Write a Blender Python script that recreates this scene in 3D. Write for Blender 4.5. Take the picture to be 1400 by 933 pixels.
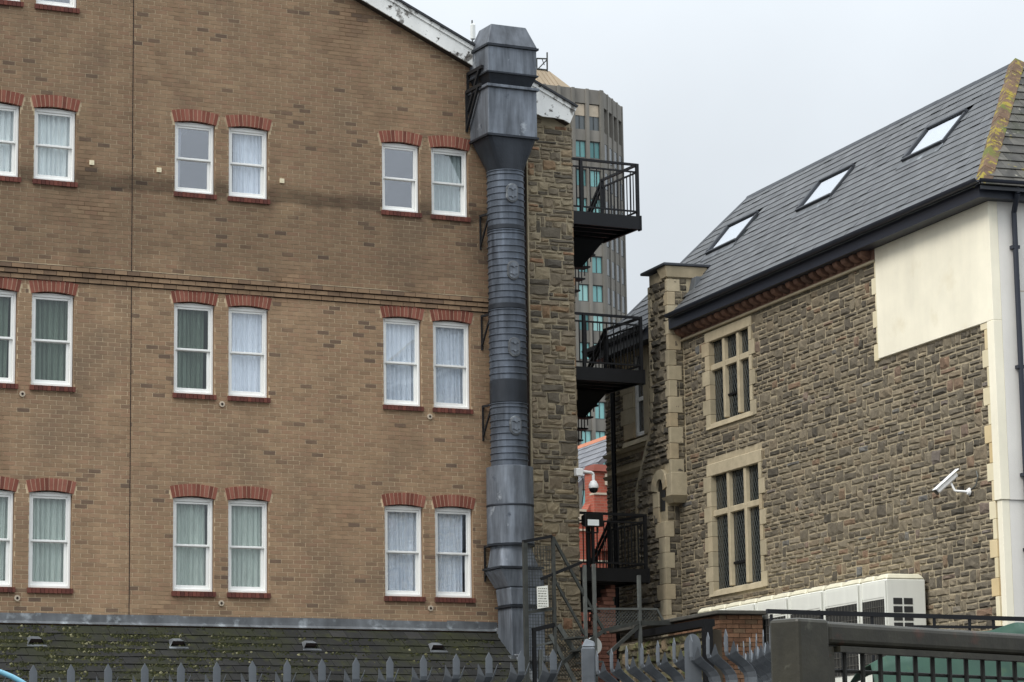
import bpy, math, random
from math import sin, cos, radians as R, pi, sqrt, atan2, asin, tan
from mathutils import Matrix, Vector
random.seed(7)
for o in list(bpy.data.objects): bpy.data.objects.remove(o)
S = bpy.context.scene
COL = S.collection

# ------------------------------------------------------------------ camera
cam = bpy.data.cameras.new('camera'); camo = bpy.data.objects.new('camera', cam); COL.objects.link(camo)
PITCH, ROLL = R(9.622), R(-0.875)
fw = Vector((0, cos(PITCH), sin(PITCH))); up = Vector((0, -sin(PITCH), cos(PITCH))); rt = Vector((1, 0, 0))
r2 = cos(ROLL)*rt + sin(ROLL)*up; u2 = -sin(ROLL)*rt + cos(ROLL)*up
camo.matrix_world = Matrix(((r2.x, u2.x, -fw.x, 0), (r2.y, u2.y, -fw.y, 0), (r2.z, u2.z, -fw.z, 1.6), (0, 0, 0, 1)))
cam.sensor_width = 36; cam.lens = 3889.1/1400*36; cam.clip_start = .1; cam.clip_end = 3000
S.camera = camo
# ------------------------------------------------------------------ sky (even overcast) and soft sun
SUN_EL, SUN_AZ = R(46), R(226)          # azimuth clockwise from +Y
w = bpy.data.worlds.new('World'); S.world = w; w.use_nodes = True
nt = w.node_tree; nt.nodes.clear()
N = nt.nodes.new; K = nt.links.new
out = N('ShaderNodeOutputWorld'); mix = N('ShaderNodeMixShader'); mix.inputs[0].default_value = .93
b1 = N('ShaderNodeBackground'); b1.inputs[1].default_value = .08
b2 = N('ShaderNodeBackground'); b2.inputs[1].default_value = 1.0
sky = N('ShaderNodeTexSky'); sky.sky_type = 'NISHITA'; sky.sun_disc = False
sky.sun_elevation = SUN_EL; sky.sun_rotation = SUN_AZ; sky.dust_density = 4
K(sky.outputs[0], b1.inputs[0])
tc = N('ShaderNodeTexCoord'); sx = N('ShaderNodeSeparateXYZ'); K(tc.outputs['Generated'], sx.inputs[0])
zc_ = N('ShaderNodeClamp'); K(sx.outputs[2], zc_.inputs[0]); zp = N('ShaderNodeMath'); zp.operation = 'POWER'; zp.inputs[1].default_value = 1.5; K(zc_.outputs[0], zp.inputs[0])
mr = N('ShaderNodeMapRange'); mr.inputs[1].default_value = 0; mr.inputs[2].default_value = 1
mr.inputs[3].default_value = .465; mr.inputs[4].default_value = 2.1; K(zp.outputs[0], mr.inputs[0])   # overcast: brightest overhead
no = N('ShaderNodeTexNoise'); no.inputs['Scale'].default_value = 4.2; no.inputs['Detail'].default_value = 5; no.inputs['Roughness'].default_value = .55
K(tc.outputs['Generated'], no.inputs['Vector'])
mn = N('ShaderNodeMapRange'); mn.inputs[1].default_value = .3; mn.inputs[2].default_value = .7; mn.inputs[3].default_value = .92; mn.inputs[4].default_value = 1.08
K(no.outputs[0], mn.inputs[0])
mm = N('ShaderNodeMath'); mm.operation = 'MULTIPLY'; K(mr.outputs[0], mm.inputs[0]); K(mn.outputs[0], mm.inputs[1])
cm = N('ShaderNodeMix'); cm.data_type = 'RGBA'; cm.blend_type = 'MULTIPLY'; cm.inputs[0].default_value = 1
cm.inputs[6].default_value = (.937, 1.0, 1.06, 1); K(mm.outputs[0], cm.inputs[7])
K(cm.outputs[2], b2.inputs[0]); K(b1.outputs[0], mix.inputs[1]); K(b2.outputs[0], mix.inputs[2]); K(mix.outputs[0], out.inputs[0])
sun = bpy.data.lights.new('sun', 'SUN'); sun.energy = 1.5; sun.angle = R(25); sun.color = (1, .96, .9)
so = bpy.data.objects.new('sun', sun); COL.objects.link(so)
sd = Vector((sin(SUN_AZ)*cos(SUN_EL), cos(SUN_AZ)*cos(SUN_EL), sin(SUN_EL)))
so.rotation_euler = sd.to_track_quat('Z', 'Y').to_euler(); so.location = (0, -20, 60)
S.view_settings.view_transform = 'Standard'; S.view_settings.look = 'None'; S.view_settings.gamma = 1
S.view_settings.exposure = 0.48
S.render.engine = 'CYCLES'; S.cycles.max_bounces = 6; S.cycles.transparent_max_bounces = 12

# ------------------------------------------------------------------ materials
MATS = {}
def srgb(r, g, b):
    f = lambda c: (c/255/12.92 if c/255 <= .04045 else ((c/255+.055)/1.055)**2.4)
    return (f(r), f(g), f(b))
def M(name, cols, rough=.8, metal=0., noise=None, streak=None, bump=None, spots=(), spec=.4, band=None, coat=0):
    """cols: one colour or a ramp picked by the per-piece attribute 'tone'.
    noise=(scale,amount) fine mottling; streak=(scale,amount) vertical runs; bump=(scale,height);
    spots=[(colour,scale,lo,hi)] patches; band=(z0,z1,z2,z3,amount,scale) a stained belt of wall"""
    m = bpy.data.materials.new(name); m.use_nodes = True; t = m.node_tree; n = t.nodes.new; k = t.links.new
    bs = t.nodes['Principled BSDF']; bs.inputs['Roughness'].default_value = rough; bs.inputs['Metallic'].default_value = metal
    bs.inputs['Specular IOR Level'].default_value = spec
    if coat: bs.inputs['Coat Weight'].default_value = coat
    tcn = n('ShaderNodeTexCoord'); vec = tcn.outputs['Object']
    if isinstance(cols[0], (int, float)): cols = [cols]
    if len(cols) == 1:
        rgb = n('ShaderNodeRGB'); rgb.outputs[0].default_value = (*cols[0], 1); c = rgb.outputs[0]
    else:
        at = n('ShaderNodeAttribute'); at.attribute_name = 'tone'; cr = n('ShaderNodeValToRGB')
        e = cr.color_ramp.elements
        while len(e) < len(cols): e.new(.5)
        for i, cc in enumerate(cols): e[i].position = i/(len(cols)-1); e[i].color = (*cc, 1)
        k(at.outputs['Fac'], cr.inputs[0]); c = cr.outputs[0]
    def mul(c, fac):
        mx = n('ShaderNodeMix'); mx.data_type = 'RGBA'; mx.blend_type = 'MULTIPLY'; mx.inputs[0].default_value = 1
        k(c, mx.inputs[6]); k(fac, mx.inputs[7]); return mx.outputs[2]
    def noi(scale, det=5, v=vec, sc=None):
        if sc:
            mp = n('ShaderNodeMapping'); mp.inputs['Scale'].default_value = sc; k(v, mp.inputs[0]); v = mp.outputs[0]
        q = n('ShaderNodeTexNoise'); q.inputs['Scale'].default_value = scale; q.inputs['Detail'].default_value = det
        q.inputs['Roughness'].default_value = .6; k(v, q.inputs['Vector']); return q.outputs[0]
    def rng(x, a, b, lo, hi):
        q = n('ShaderNodeMapRange'); q.inputs[1].default_value = a; q.inputs[2].default_value = b
        q.inputs[3].default_value = lo; q.inputs[4].default_value = hi; k(x, q.inputs[0]); return q.outputs[0]
    if noise: c = mul(c, rng(noi(noise[0]), .3, .7, 1-noise[1], 1+noise[1]))
    if streak: c = mul(c, rng(noi(streak[0], 4, sc=(1, 1, .12)), .3, .7, 1-streak[1], 1+streak[1]))
    for sp in spots:
        mx = n('ShaderNodeMix'); mx.data_type = 'RGBA'; k(rng(noi(sp[1], 6), sp[2], sp[3], 0, 1), mx.inputs[0])
        k(c, mx.inputs[6]); mx.inputs[7].default_value = (*sp[0], 1); c = mx.outputs[2]
    for band in (band if isinstance(band, list) else [band] if band else []):
        sp = n('ShaderNodeSeparateXYZ'); k(vec, sp.inputs[0])
        z = n('ShaderNodeMath'); z.operation = 'ADD'; k(sp.outputs[2], z.inputs[0]); k(rng(noi(band[5], 4), .25, .75, -(band[6] if len(band) > 6 else .35), band[6] if len(band) > 6 else .35), z.inputs[1])
        a = rng(z.outputs[0], band[0], band[1], 0, 1); b = rng(z.outputs[0], band[2], band[3], 1, 0)
        p = n('ShaderNodeMath'); p.operation = 'MULTIPLY'; k(a, p.inputs[0]); k(b, p.inputs[1])
        c = mul(c, rng(p.outputs[0], 0, 1, 1, 1-band[4]))
    k(c, bs.inputs['Base Color'])
    if bump:
        bp = n('ShaderNodeBump'); bp.inputs['Strength'].default_value = .6; bp.inputs['Distance'].default_value = bump[1]
        k(noi(bump[0], 6), bp.inputs['Height']); k(bp.outputs[0], bs.inputs['Normal'])
    MATS[name] = m; return m
def brickmat(name, c1, c2, mortar, bw=.225, bh=.075, ax='x'):
    m = bpy.data.materials.new(name); m.use_nodes = True; t = m.node_tree; n = t.nodes.new; k = t.links.new
    bs = t.nodes['Principled BSDF']; bs.inputs['Roughness'].default_value = .9
    tcn = n('ShaderNodeTexCoord'); sp = n('ShaderNodeSeparateXYZ'); k(tcn.outputs['Object'], sp.inputs[0])
    ad = n('ShaderNodeMath'); ad.operation = 'ADD'; k(sp.outputs[0], ad.inputs[0]); k(sp.outputs[1], ad.inputs[1])
    cb = n('ShaderNodeCombineXYZ'); k(ad.outputs[0], cb.inputs[0]); k(sp.outputs[2], cb.inputs[1])
    b = n('ShaderNodeTexBrick'); k(cb.outputs[0], b.inputs['Vector']); b.inputs['Scale'].default_value = 1
    b.inputs['Color1'].default_value = (*c1, 1); b.inputs['Color2'].default_value = (*c2, 1); b.inputs['Mortar'].default_value = (*mortar, 1)
    b.inputs['Mortar Size'].default_value = .006; b.inputs['Brick Width'].default_value = bw; b.inputs['Row Height'].default_value = bh
    k(b.outputs[0], bs.inputs['Base Color']); MATS[name] = m; return m
def glassmat(name, tint, refl, rough=.0, base=.0):
    m = bpy.data.materials.new(name); m.use_nodes = True; t = m.node_tree; t.nodes.clear(); n = t.nodes.new; k = t.links.new
    o = n('ShaderNodeOutputMaterial'); mx = n('ShaderNodeMixShader'); tr = n('ShaderNodeBsdfTransparent'); gl = n('ShaderNodeBsdfGlossy')
    tr.inputs[0].default_value = (*tint, 1); gl.inputs['Roughness'].default_value = rough; gl.inputs[0].default_value = (.95, .97, 1, 1)
    lw = n('ShaderNodeLayerWeight'); lw.inputs[0].default_value = .5; fr = n('ShaderNodeMath'); fr.operation = 'POWER'; fr.inputs[1].default_value = 4; k(lw.outputs['Facing'], fr.inputs[0]); a = n('ShaderNodeMath'); a.operation = 'MULTIPLY_ADD'; a.inputs[1].default_value = .8; a.inputs[2].default_value = refl
    a.use_clamp = True
    nz = n('ShaderNodeTexNoise'); nz.inputs['Scale'].default_value = 1.6; tcn = n('ShaderNodeTexCoord'); k(tcn.outputs['Object'], nz.inputs['Vector'])
    bp = n('ShaderNodeBump'); bp.inputs['Strength'].default_value = .25; bp.inputs['Distance'].default_value = .01; k(nz.outputs[0], bp.inputs['Height']); k(bp.outputs[0], gl.inputs['Normal'])
    k(fr.outputs[0], a.inputs[0]); k(a.outputs[0], mx.inputs[0]); k(tr.outputs[0], mx.inputs[1]); k(gl.outputs[0], mx.inputs[2]); k(mx.outputs[0], o.inputs[0])
    MATS[name] = m; return m

BANDS = [(10.9, 11.0, 40, 41, .15, .7, .04), (12.36, 12.42, 12.58, 12.78, .45, 1.1, .08), (11.0, 11.2, 12.3, 12.6, .14, .9, .6)]
M('brick', [srgb(104, 86, 72), srgb(121, 99, 80), srgb(142, 116, 91), srgb(147, 121, 95), srgb(151, 125, 99), srgb(147, 117, 93), srgb(158, 132, 104)], .92,
  noise=(7, .12), streak=(1.0, .16), bump=(60, .004), band=BANDS, spots=((srgb(116, 98, 80), .45, .52, .72), (srgb(160, 134, 104), .7, .60, .76)))
M('mortar', srgb(204, 184, 152), .95, noise=(2.0, .10), band=BANDS, spots=((srgb(134, 110, 84), .8, .52, .68), (srgb(66, 54, 44), 1.3, .68, .76)))
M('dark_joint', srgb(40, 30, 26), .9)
M('red_brick', [srgb(108, 62, 50), srgb(124, 72, 58), srgb(134, 82, 67), srgb(144, 92, 77)], .9, noise=(9, .12), bump=(60, .003))
M('sill_brick', [srgb(84, 48, 42), srgb(100, 57, 48), srgb(114, 66, 55)], .9, noise=(8, .15))
M('red_mortar', srgb(196, 164, 140), .95)
M('white_upvc', srgb(238, 238, 234), .35, noise=(1.5, .03), streak=(6, .04))
M('room', srgb(88, 90, 92), .95)
M('curtain_white', srgb(238, 241, 244), .9, streak=(22, .10)); M('curtain_grey', srgb(196, 204, 198), .9, streak=(22, .14)); M('curtain_green', srgb(150, 158, 148), .9, streak=(22, .2))
for nm in ('curtain_white', 'curtain_grey', 'curtain_green'):
    bs = MATS[nm].node_tree.nodes['Principled BSDF']; bs.inputs['Transmission Weight'].default_value = 0
glassmat('glass', (.94, .96, .95), .06); glassmat('glass_bright', (.96, .98, 1.0), .12); glassmat('glass_dark', (.80, .84, .82), .05); glassmat('glass_mirror', (.88, .90, .94), .22)
M('painted_board', srgb(232, 232, 228), .6, noise=(3, .06), spots=((srgb(124, 121, 116), 3.2, .56, .62), (srgb(74, 69, 63), 6.5, .59, .64)), streak=(3, .08))
M('roof_dark', srgb(52, 54, 58), .7, noise=(4, .2))
M('soffit', srgb(60, 54, 48), .9)
M('rubble', [srgb(84, 78, 69), srgb(101, 93, 80), srgb(116, 105, 88), srgb(128, 116, 97), srgb(120, 107, 88), srgb(136, 124, 102), srgb(148, 134, 109), srgb(130, 107, 82), srgb(140, 108, 84)], .95, noise=(6, .22), bump=(14, .03), streak=(1.2, .12))
M('rubble_mortar', srgb(158, 146, 122), .97, noise=(4, .2))
M('galv', srgb(106, 112, 120), .58, .35, noise=(1.7, .22), streak=(7, .5), bump=(3, .01), spots=((srgb(160, 166, 172), 2.6, .63, .72), (srgb(72, 78, 88), 3.4, .66, .74)))
M('galv_hood', srgb(88, 92, 98), .6, .4, noise=(2.4, .2), streak=(6, .4), bump=(3, .01), spots=((srgb(60, 62, 64), 4, .58, .7),))
M('galv_dark', srgb(50, 54, 60), .55, .5, noise=(2, .15), streak=(5, .2), bump=(3, .01))
M('galv_spiral', srgb(86, 93, 103), .55, .35, noise=(2, .22), streak=(8, .5), spots=((srgb(80, 86, 94), 1.6, .5, .66),))
M('black_steel', srgb(19, 20, 23), .55, .2, noise=(5, .2))
M('bracket_steel', srgb(34, 34, 36), .7, .2)
M('lead', srgb(92, 95, 98), .65, .1, noise=(3, .3), streak=(5, .3), spots=((srgb(150, 156, 160), 4, .55, .7),))
M('old_slate', [srgb(23, 23, 22), srgb(28, 28, 27), srgb(33, 33, 31), srgb(44, 43, 42)], .85, noise=(5, .25), bump=(20, .006),
  spots=((srgb(34, 36, 18), 1.0, .44, .60), (srgb(46, 48, 22), 4.5, .55, .68), (srgb(66, 64, 52), 14, .64, .70)))
M('moss', [srgb(40, 43, 18), srgb(54, 56, 25), srgb(72, 71, 36), srgb(138, 134, 104)], .95)
M('slate', [srgb(76, 78, 80), srgb(82, 84, 86), srgb(87, 89, 91), srgb(93, 95, 97), srgb(80, 82, 85)], .72, noise=(5, .18), bump=(25, .004), spec=.45, spots=((srgb(112, 114, 116), 9, .66, .72), (srgb(64, 66, 68), 1.6, .60, .75)))
M('lichen_slate', [srgb(62, 61, 58), srgb(76, 74, 69), srgb(88, 85, 79)], .9, noise=(5, .35), spots=((srgb(150, 146, 132), 6, .62, .68), (srgb(128, 116, 58), 3.6, .62, .68), (srgb(58, 60, 48), 2.2, .55, .68)))
M('lichen_tile', [srgb(88, 70, 55), srgb(104, 82, 64)], .95, noise=(8, .3), spots=((srgb(138, 124, 48), 7, .52, .60), (srgb(92, 98, 42), 3, .54, .64), (srgb(156, 140, 76), 12, .62, .68)), bump=(12, .02))
M('ridge_tile', srgb(60, 63, 68), .7, noise=(4, .2))
M('navy_fascia', srgb(42, 46, 56), .45, noise=(3, .08))
M('pennant', [srgb(71, 66, 57), srgb(89, 82, 71), srgb(102, 94, 80), srgb(111, 102, 86), srgb(119, 109, 91), srgb(113, 97, 78), srgb(120, 98, 80), srgb(99, 98, 95), srgb(135, 121, 97)], .95, noise=(7, .25), bump=(10, .04), streak=(1.0, .10))
M('pennant_mortar', srgb(170, 157, 131), .97, noise=(5, .25))
M('bathstone', [srgb(158, 147, 123), srgb(172, 160, 134), srgb(180, 167, 140), srgb(168, 151, 122)], .9, noise=(4, .14), streak=(2, .08), bump=(20, .006))
M('cream_quoin', [srgb(214, 200, 164), srgb(226, 215, 184), srgb(206, 182, 136)], .8, noise=(3, .08))
M('cream_render', srgb(240, 233, 211), .88, noise=(1.2, .07), streak=(1.6, .06), bump=(40, .003), spots=((srgb(222, 211, 182), 1.1, .58, .80),))
M('white_render', srgb(226, 222, 214), .88, noise=(1.0, .07), streak=(1.6, .07), bump=(40, .003), spots=((srgb(190, 184, 170), 1.4, .6, .8),))
M('corbel', [srgb(112, 84, 70), srgb(130, 98, 82), srgb(96, 76, 66)], .9, noise=(6, .2))
def leadedmat():
    m = M('leaded_glass', srgb(26, 30, 30), .12, spec=.6); t = m.node_tree; n = t.nodes.new; k = t.links.new; bs = t.nodes['Principled BSDF']
    tcn = n('ShaderNodeTexCoord'); sp = n('ShaderNodeSeparateXYZ'); k(tcn.outputs['Object'], sp.inputs[0])
    outs = []
    for s in (1, -1):
        a = n('ShaderNodeMath'); a.operation = 'MULTIPLY_ADD'; a.inputs[1].default_value = s*1.75; k(sp.outputs[0], a.inputs[0]); k(sp.outputs[2], a.inputs[2])
        p = n('ShaderNodeMath'); p.operation = 'PINGPONG'; p.inputs[1].default_value = .085; k(a.outputs[0], p.inputs[0])
        l = n('ShaderNodeMath'); l.operation = 'LESS_THAN'; l.inputs[1].default_value = .012; k(p.outputs[0], l.inputs[0]); outs.append(l.outputs[0])
    mx = n('ShaderNodeMath'); mx.operation = 'MAXIMUM'; k(outs[0], mx.inputs[0]); k(outs[1], mx.inputs[1])
    cm = n('ShaderNodeMix'); cm.data_type = 'RGBA'; k(mx.outputs[0], cm.inputs[0]); cm.inputs[6].default_value = (*srgb(24, 28, 28), 1); cm.inputs[7].default_value = (*srgb(84, 88, 86), 1)
    k(cm.outputs[2], bs.inputs['Base Color'])
    r = n('ShaderNodeMapRange'); r.inputs[3].default_value = .12; r.inputs[4].default_value = .7; k(mx.outputs[0], r.inputs[0]); k(r.outputs[0], bs.inputs['Roughness'])
leadedmat()
M('concrete', [srgb(112, 109, 102), srgb(122, 118, 111), srgb(130, 126, 118)], .95, noise=(.25, .12), streak=(.9, .22))
M('tower_glass', [srgb(70, 120, 120), srgb(120, 176, 174), srgb(150, 206, 202), srgb(170, 216, 210)], .12, spec=.7)
M('tower_glass_grey', [srgb(90, 96, 98), srgb(112, 118, 120), srgb(150, 152, 150)], .2, spec=.6)
M('tower_glass_dark', [srgb(60, 66, 70), srgb(78, 86, 90)], .2, spec=.6)
M('tower_frame', srgb(84, 86, 86), .6)
M('tan_cladding', srgb(158, 142, 120), .8, streak=(.5, .1))
brickmat('terracotta', srgb(150, 72, 54), srgb(166, 86, 66), srgb(150, 112, 94))
M('terracotta_cap', srgb(120, 66, 54), .9, noise=(4, .15)); M('orange_ridge', srgb(170, 108, 80), .85, noise=(5, .15))
M('far_slate', [srgb(92, 93, 98), srgb(104, 105, 109), srgb(112, 113, 117)], .7, noise=(3, .12))
M('pale_stone', srgb(190, 176, 156), .9, noise=(3, .1))
M('old_brick', [srgb(104, 76, 58), srgb(126, 94, 72), srgb(140, 106, 82), srgb(112, 92, 72)], .95, noise=(7, .2), bump=(20, .01))
M('old_mortar', srgb(84, 76, 64), .95, noise=(5, .2))
M('salmon_brick', [srgb(126, 84, 70), srgb(140, 98, 82), srgb(112, 74, 62)], .95, noise=(7, .2), bump=(20, .01))
M('mossy_stone', [srgb(70, 66, 52), srgb(88, 84, 60), srgb(104, 96, 74), srgb(116, 100, 80)], .97, noise=(6, .3), spots=((srgb(84, 92, 44), 2.5, .52, .64),), bump=(12, .03))
M('coping', srgb(78, 76, 70), .95, noise=(4, .25))
M('ac_white', srgb(226, 226, 216), .5, noise=(1.2, .04), streak=(5, .04)); M('ac_lid', srgb(214, 208, 184), .6, noise=(3, .10))
M('ac_fin', srgb(44, 44, 42), .7, noise=(10, .3)); M('ac_dark', srgb(46, 46, 46), .7); M('ac_wire', srgb(92, 90, 84), .6)
M('steel_pale', srgb(98, 101, 98), .6, .4, noise=(8, .2), streak=(4, .15)); M('steel_grey', srgb(66, 68, 65), .65, .3, noise=(8, .25))
M('fence_galv', srgb(98, 102, 106), .5, .5, noise=(9, .22), streak=(10, .15))
M('cctv_white', srgb(240, 240, 238), .4); M('black_plastic', srgb(22, 22, 24), .35)
M('lamp_glass', srgb(244, 248, 246), .2); M('sign_white', srgb(232, 232, 222), .5)
M('sign_ink', srgb(96, 92, 80), .6)
M('gate_paint', srgb(50, 47, 36), .55, .1, noise=(14, .3), streak=(9, .2), spots=((srgb(84, 50, 36), 5, .58, .66), (srgb(74, 72, 60), 22, .64, .70)), bump=(40, .002), coat=.1)
M('gate_wire', srgb(44, 43, 38), .6, .1)
M('green_tarp', srgb(36, 68, 54), .6, noise=(3, .18), spots=((srgb(60, 84, 56), 5, .58, .7),))
M('blue_pipe', srgb(104, 156, 176), .3, .0, noise=(8, .08))
M('asphalt', srgb(66, 66, 66), .95, noise=(.8, .15)); M('plain_wall', srgb(118, 110, 98), .95, noise=(2, .1))
M('antenna', srgb(218, 220, 216), .5)

# ------------------------------------------------------------------ frames (origin, azimuth of local x)
FR = {'H': (-6.237, 47.83, 26.637), 'L': (7.121, 41.488, 109.926), 'W': (0, 0, 0), 'F': (-1.92, 11.35, 26.637),
      'T': (10.878, 320.541, 26.637), 'R': (2.31, 79.48, 26.6)}
CAML = {'H': (-15.869, -45.55, 1.6), 'L': (-36.577, 20.834, 1.6)}
BASE = {}
def thing(name, label, cat, frame, base=(0, 0, 0), group=None, kind=None):
    o = bpy.data.objects.new(name, None); COL.objects.link(o); o.empty_display_size = .3
    ox, oy, az = FR[frame]; a = R(az)
    o.location = (ox+base[0]*cos(a)-base[1]*sin(a), oy+base[0]*sin(a)+base[1]*cos(a), base[2]); o.rotation_euler = (0, 0, a)
    BASE[o.name] = base
    if label: o['label'] = label
    if cat: o['category'] = cat
    if group: o['group'] = group
    if kind: o['kind'] = kind
    return o
class MB:
    def __init__(s): s.v = []; s.f = []; s.t = []; s.tone = .5
    def add(s, vs, fs, t=None):
        b = len(s.v); s.v += [tuple(p) for p in vs]; s.f += [tuple(i+b for i in f) for f in fs]; s.t += [s.tone if t is None else t]*len(fs); return s
    def box(s, a0, a1, b0, b1, c0, c1, t=None):
        return s.add([(a0, b0, c0), (a1, b0, c0), (a1, b1, c0), (a0, b1, c0), (a0, b0, c1), (a1, b0, c1), (a1, b1, c1), (a0, b1, c1)],
                     [(0, 3, 2, 1), (4, 5, 6, 7), (0, 1, 5, 4), (1, 2, 6, 5), (2, 3, 7, 6), (3, 0, 4, 7)], t)
    def hexa(s, lo, hi, t=None):                       # two quads, bottom and top
        return s.add(list(lo)+list(hi), [(0, 3, 2, 1), (4, 5, 6, 7), (0, 1, 5, 4), (1, 2, 6, 5), (2, 3, 7, 6), (3, 0, 4, 7)], t)
    def ext(s, poly, d, t=None):                       # polygon (3D) extruded by vector d
        n = len(poly); q = [tuple(p[i]+d[i] for i in range(3)) for p in poly]
        return s.add(list(poly)+q, [tuple(range(n))[::-1], tuple(range(n, 2*n))]+[(i, (i+1) % n, n+(i+1) % n, n+i) for i in range(n)], t)
    def tube(s, p, q, r, n=8, r1=None, cap=True, t=None):
        p = Vector(p); q = Vector(q); d = (q-p).normalized(); a = d.orthogonal().normalized(); b = d.cross(a); r1 = r if r1 is None else r1
        vs = [p+(a*cos(2*pi*i/n)+b*sin(2*pi*i/n))*r for i in range(n)]+[q+(a*cos(2*pi*i/n)+b*sin(2*pi*i/n))*r1 for i in range(n)]
        fs = [(i, (i+1) % n, n+(i+1) % n, n+i) for i in range(n)]
        if cap: fs += [tuple(range(n))[::-1], tuple(range(n, 2*n))]
        return s.add(vs, fs, t)
    def path(s, pts, r, n=8, t=None):
        for a, b in zip(pts, pts[1:]): s.tube(a, b, r, n, t=t)
        return s
    def bar(s, p, q, w, h, t=None):                    # rectangular bar; h is its more upright size
        p = Vector(p); q = Vector(q); d = (q-p).normalized(); z = Vector((0, 0, 1))
        a = d.cross(z); a = Vector((1, 0, 0)) if a.length < 1e-3 else a.normalized(); b = a.cross(d).normalized()
        o = [a*(-w/2)+b*(-h/2), a*(w/2)+b*(-h/2), a*(w/2)+b*(h/2), a*(-w/2)+b*(h/2)]
        vs = [p+k for k in o]+[q+k for k in o]
        return s.add(vs, [(0, 1, 2, 3), (7, 6, 5, 4), (0, 4, 5, 1), (1, 5, 6, 2), (2, 6, 7, 3), (3, 7, 4, 0)], t)
    def lathe(s, cx, cy, prof, n=32, t=None, cap=True):
        vs = [(cx+r*cos(2*pi*i/n), cy+r*sin(2*pi*i/n), z) for r, z in prof for i in range(n)]
        fs = [(k*n+i, k*n+(i+1) % n, (k+1)*n+(i+1) % n, (k+1)*n+i) for k in range(len(prof)-1) for i in range(n)]
        if cap: fs += [tuple(range(n))[::-1], tuple(range((len(prof)-1)*n, len(prof)*n))]
        return s.add(vs, fs, t)
    def build(s, name, mat, parent=None, smooth=False, bevel=0, label=None, cat=None, group=None, kind=None, base=None, seg=1):
        b = base if base is not None else BASE[root(parent).name] if parent else (0, 0, 0)
        me = bpy.data.meshes.new(name); me.from_pydata([(x-b[0], y-b[1], z-b[2]) for x, y, z in s.v], [], s.f)
        at = me.attributes.new('tone', 'FLOAT', 'FACE'); at.data.foreach_set('value', s.t)
        me.materials.append(MATS[mat]); me.update()
        if smooth: me.polygons.foreach_set('use_smooth', [True]*len(me.polygons))
        o = bpy.data.objects.new(name, me); COL.objects.link(o)
        if parent: o.parent = parent
        if smooth: 
            md = o.modifiers.new('es', 'EDGE_SPLIT'); md.split_angle = R(38)
        if bevel:
            md = o.modifiers.new('bv', 'BEVEL'); md.width = bevel; md.segments = seg; md.limit_method = 'ANGLE'; md.angle_limit = R(40)
        for kk, vv in (('label', label), ('category', cat), ('group', group), ('kind', kind)):
            if vv: o[kk] = vv
        return o
def root(o):
    while o.parent: o = o.parent
    return o
def copy_tree(o, parent=None, **props):
    c = o.copy(); COL.objects.link(c); c.parent = parent
    for k, v in props.items(): c[k] = v
    if o.name in BASE: BASE[c.name] = BASE[o.name]
    for ch in list(o.children): copy_tree(ch, c)
    return c
rnd = random.random
def uni(a, b): return a+(b-a)*rnd()
def clip(poly, f):                                     # keep the part of a 2D polygon where f(p) >= 0 (f linear)
    o = []
    for i, p in enumerate(poly):
        q = poly[(i+1) % len(poly)]; a, b = f(p), f(q)
        if a >= 0: o.append(p)
        if (a >= 0) != (b >= 0):
            t = a/(a-b); o.append((p[0]+(q[0]-p[0])*t, p[1]+(q[1]-p[1])*t))
    return o
def sub(iv, cuts):                                     # interval list minus cuts
    for c0, c1 in cuts:
        n = []
        for a, b in iv:
            if c1 <= a or c0 >= b: n.append((a, b)); continue
            if c0 > a: n.append((a, c0))
            if c1 < b: n.append((c1, b))
        iv = n
    return iv
def pieces(name, plist, mat, parent, limit=300, rest='stuff'):
    """plist: (importance, MB) single pieces; the `limit` most visible become parts, the rest one part of kind stuff"""
    plist = sorted(plist, key=lambda p: -p[0]); out = []
    for _, mb in plist[:limit]: out.append(mb.build(name, mat, parent))
    if plist[limit:]:
        r = MB()
        for _, mb in plist[limit:]:
            for f, t in [(mb, None)]:
                b = len(r.v); r.v += mb.v; r.f += [tuple(i+b for i in ff) for ff in mb.f]; r.t += mb.t
        out.append(r.build(name+'_field', mat, parent, kind='stuff'))
    return out
def rubble(a0, a1, z0, z1, cuts, hmin, hmax, wmin, wmax, jump=.18):
    """coursed rubble in a rectangle: list of (a0,a1,z0,z1); cuts(z0,z1)->intervals to leave free"""
    rows = []; z = z0
    while z < z1-.03:
        h = min(uni(hmin, hmax), z1-z); rows.append((z, z+h)); z += h
    taken = [[] for _ in rows]; out = []
    for i, (za, zb) in enumerate(rows):
        for (p, q) in sub([(a0, a1)], list(cuts(za, zb))+taken[i]):
            x = p
            while x < q-.02:
                wv = uni(wmin, wmax)*(1.0 if rnd() < .7 else .6)
                e = x+wv
                if q-e < wmin*.6: e = q
                zt = zb
                if i+1 < len(rows) and rnd() < jump:
                    nx = rows[i+1]
                    e2 = min(e, x+uni(.7, 1.3)*(nx[1]-za)*1.3) if rnd() < .7 else e
                    if q-e2 < wmin*.6: e2 = q
                    if not any(c1 > x and c0 < e2 for c0, c1 in cuts(*nx)):
                        e = e2; zt = nx[1]; taken[i+1].append((x, e))
                out.append((x, e, za, zt)); x = e
    return out
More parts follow.
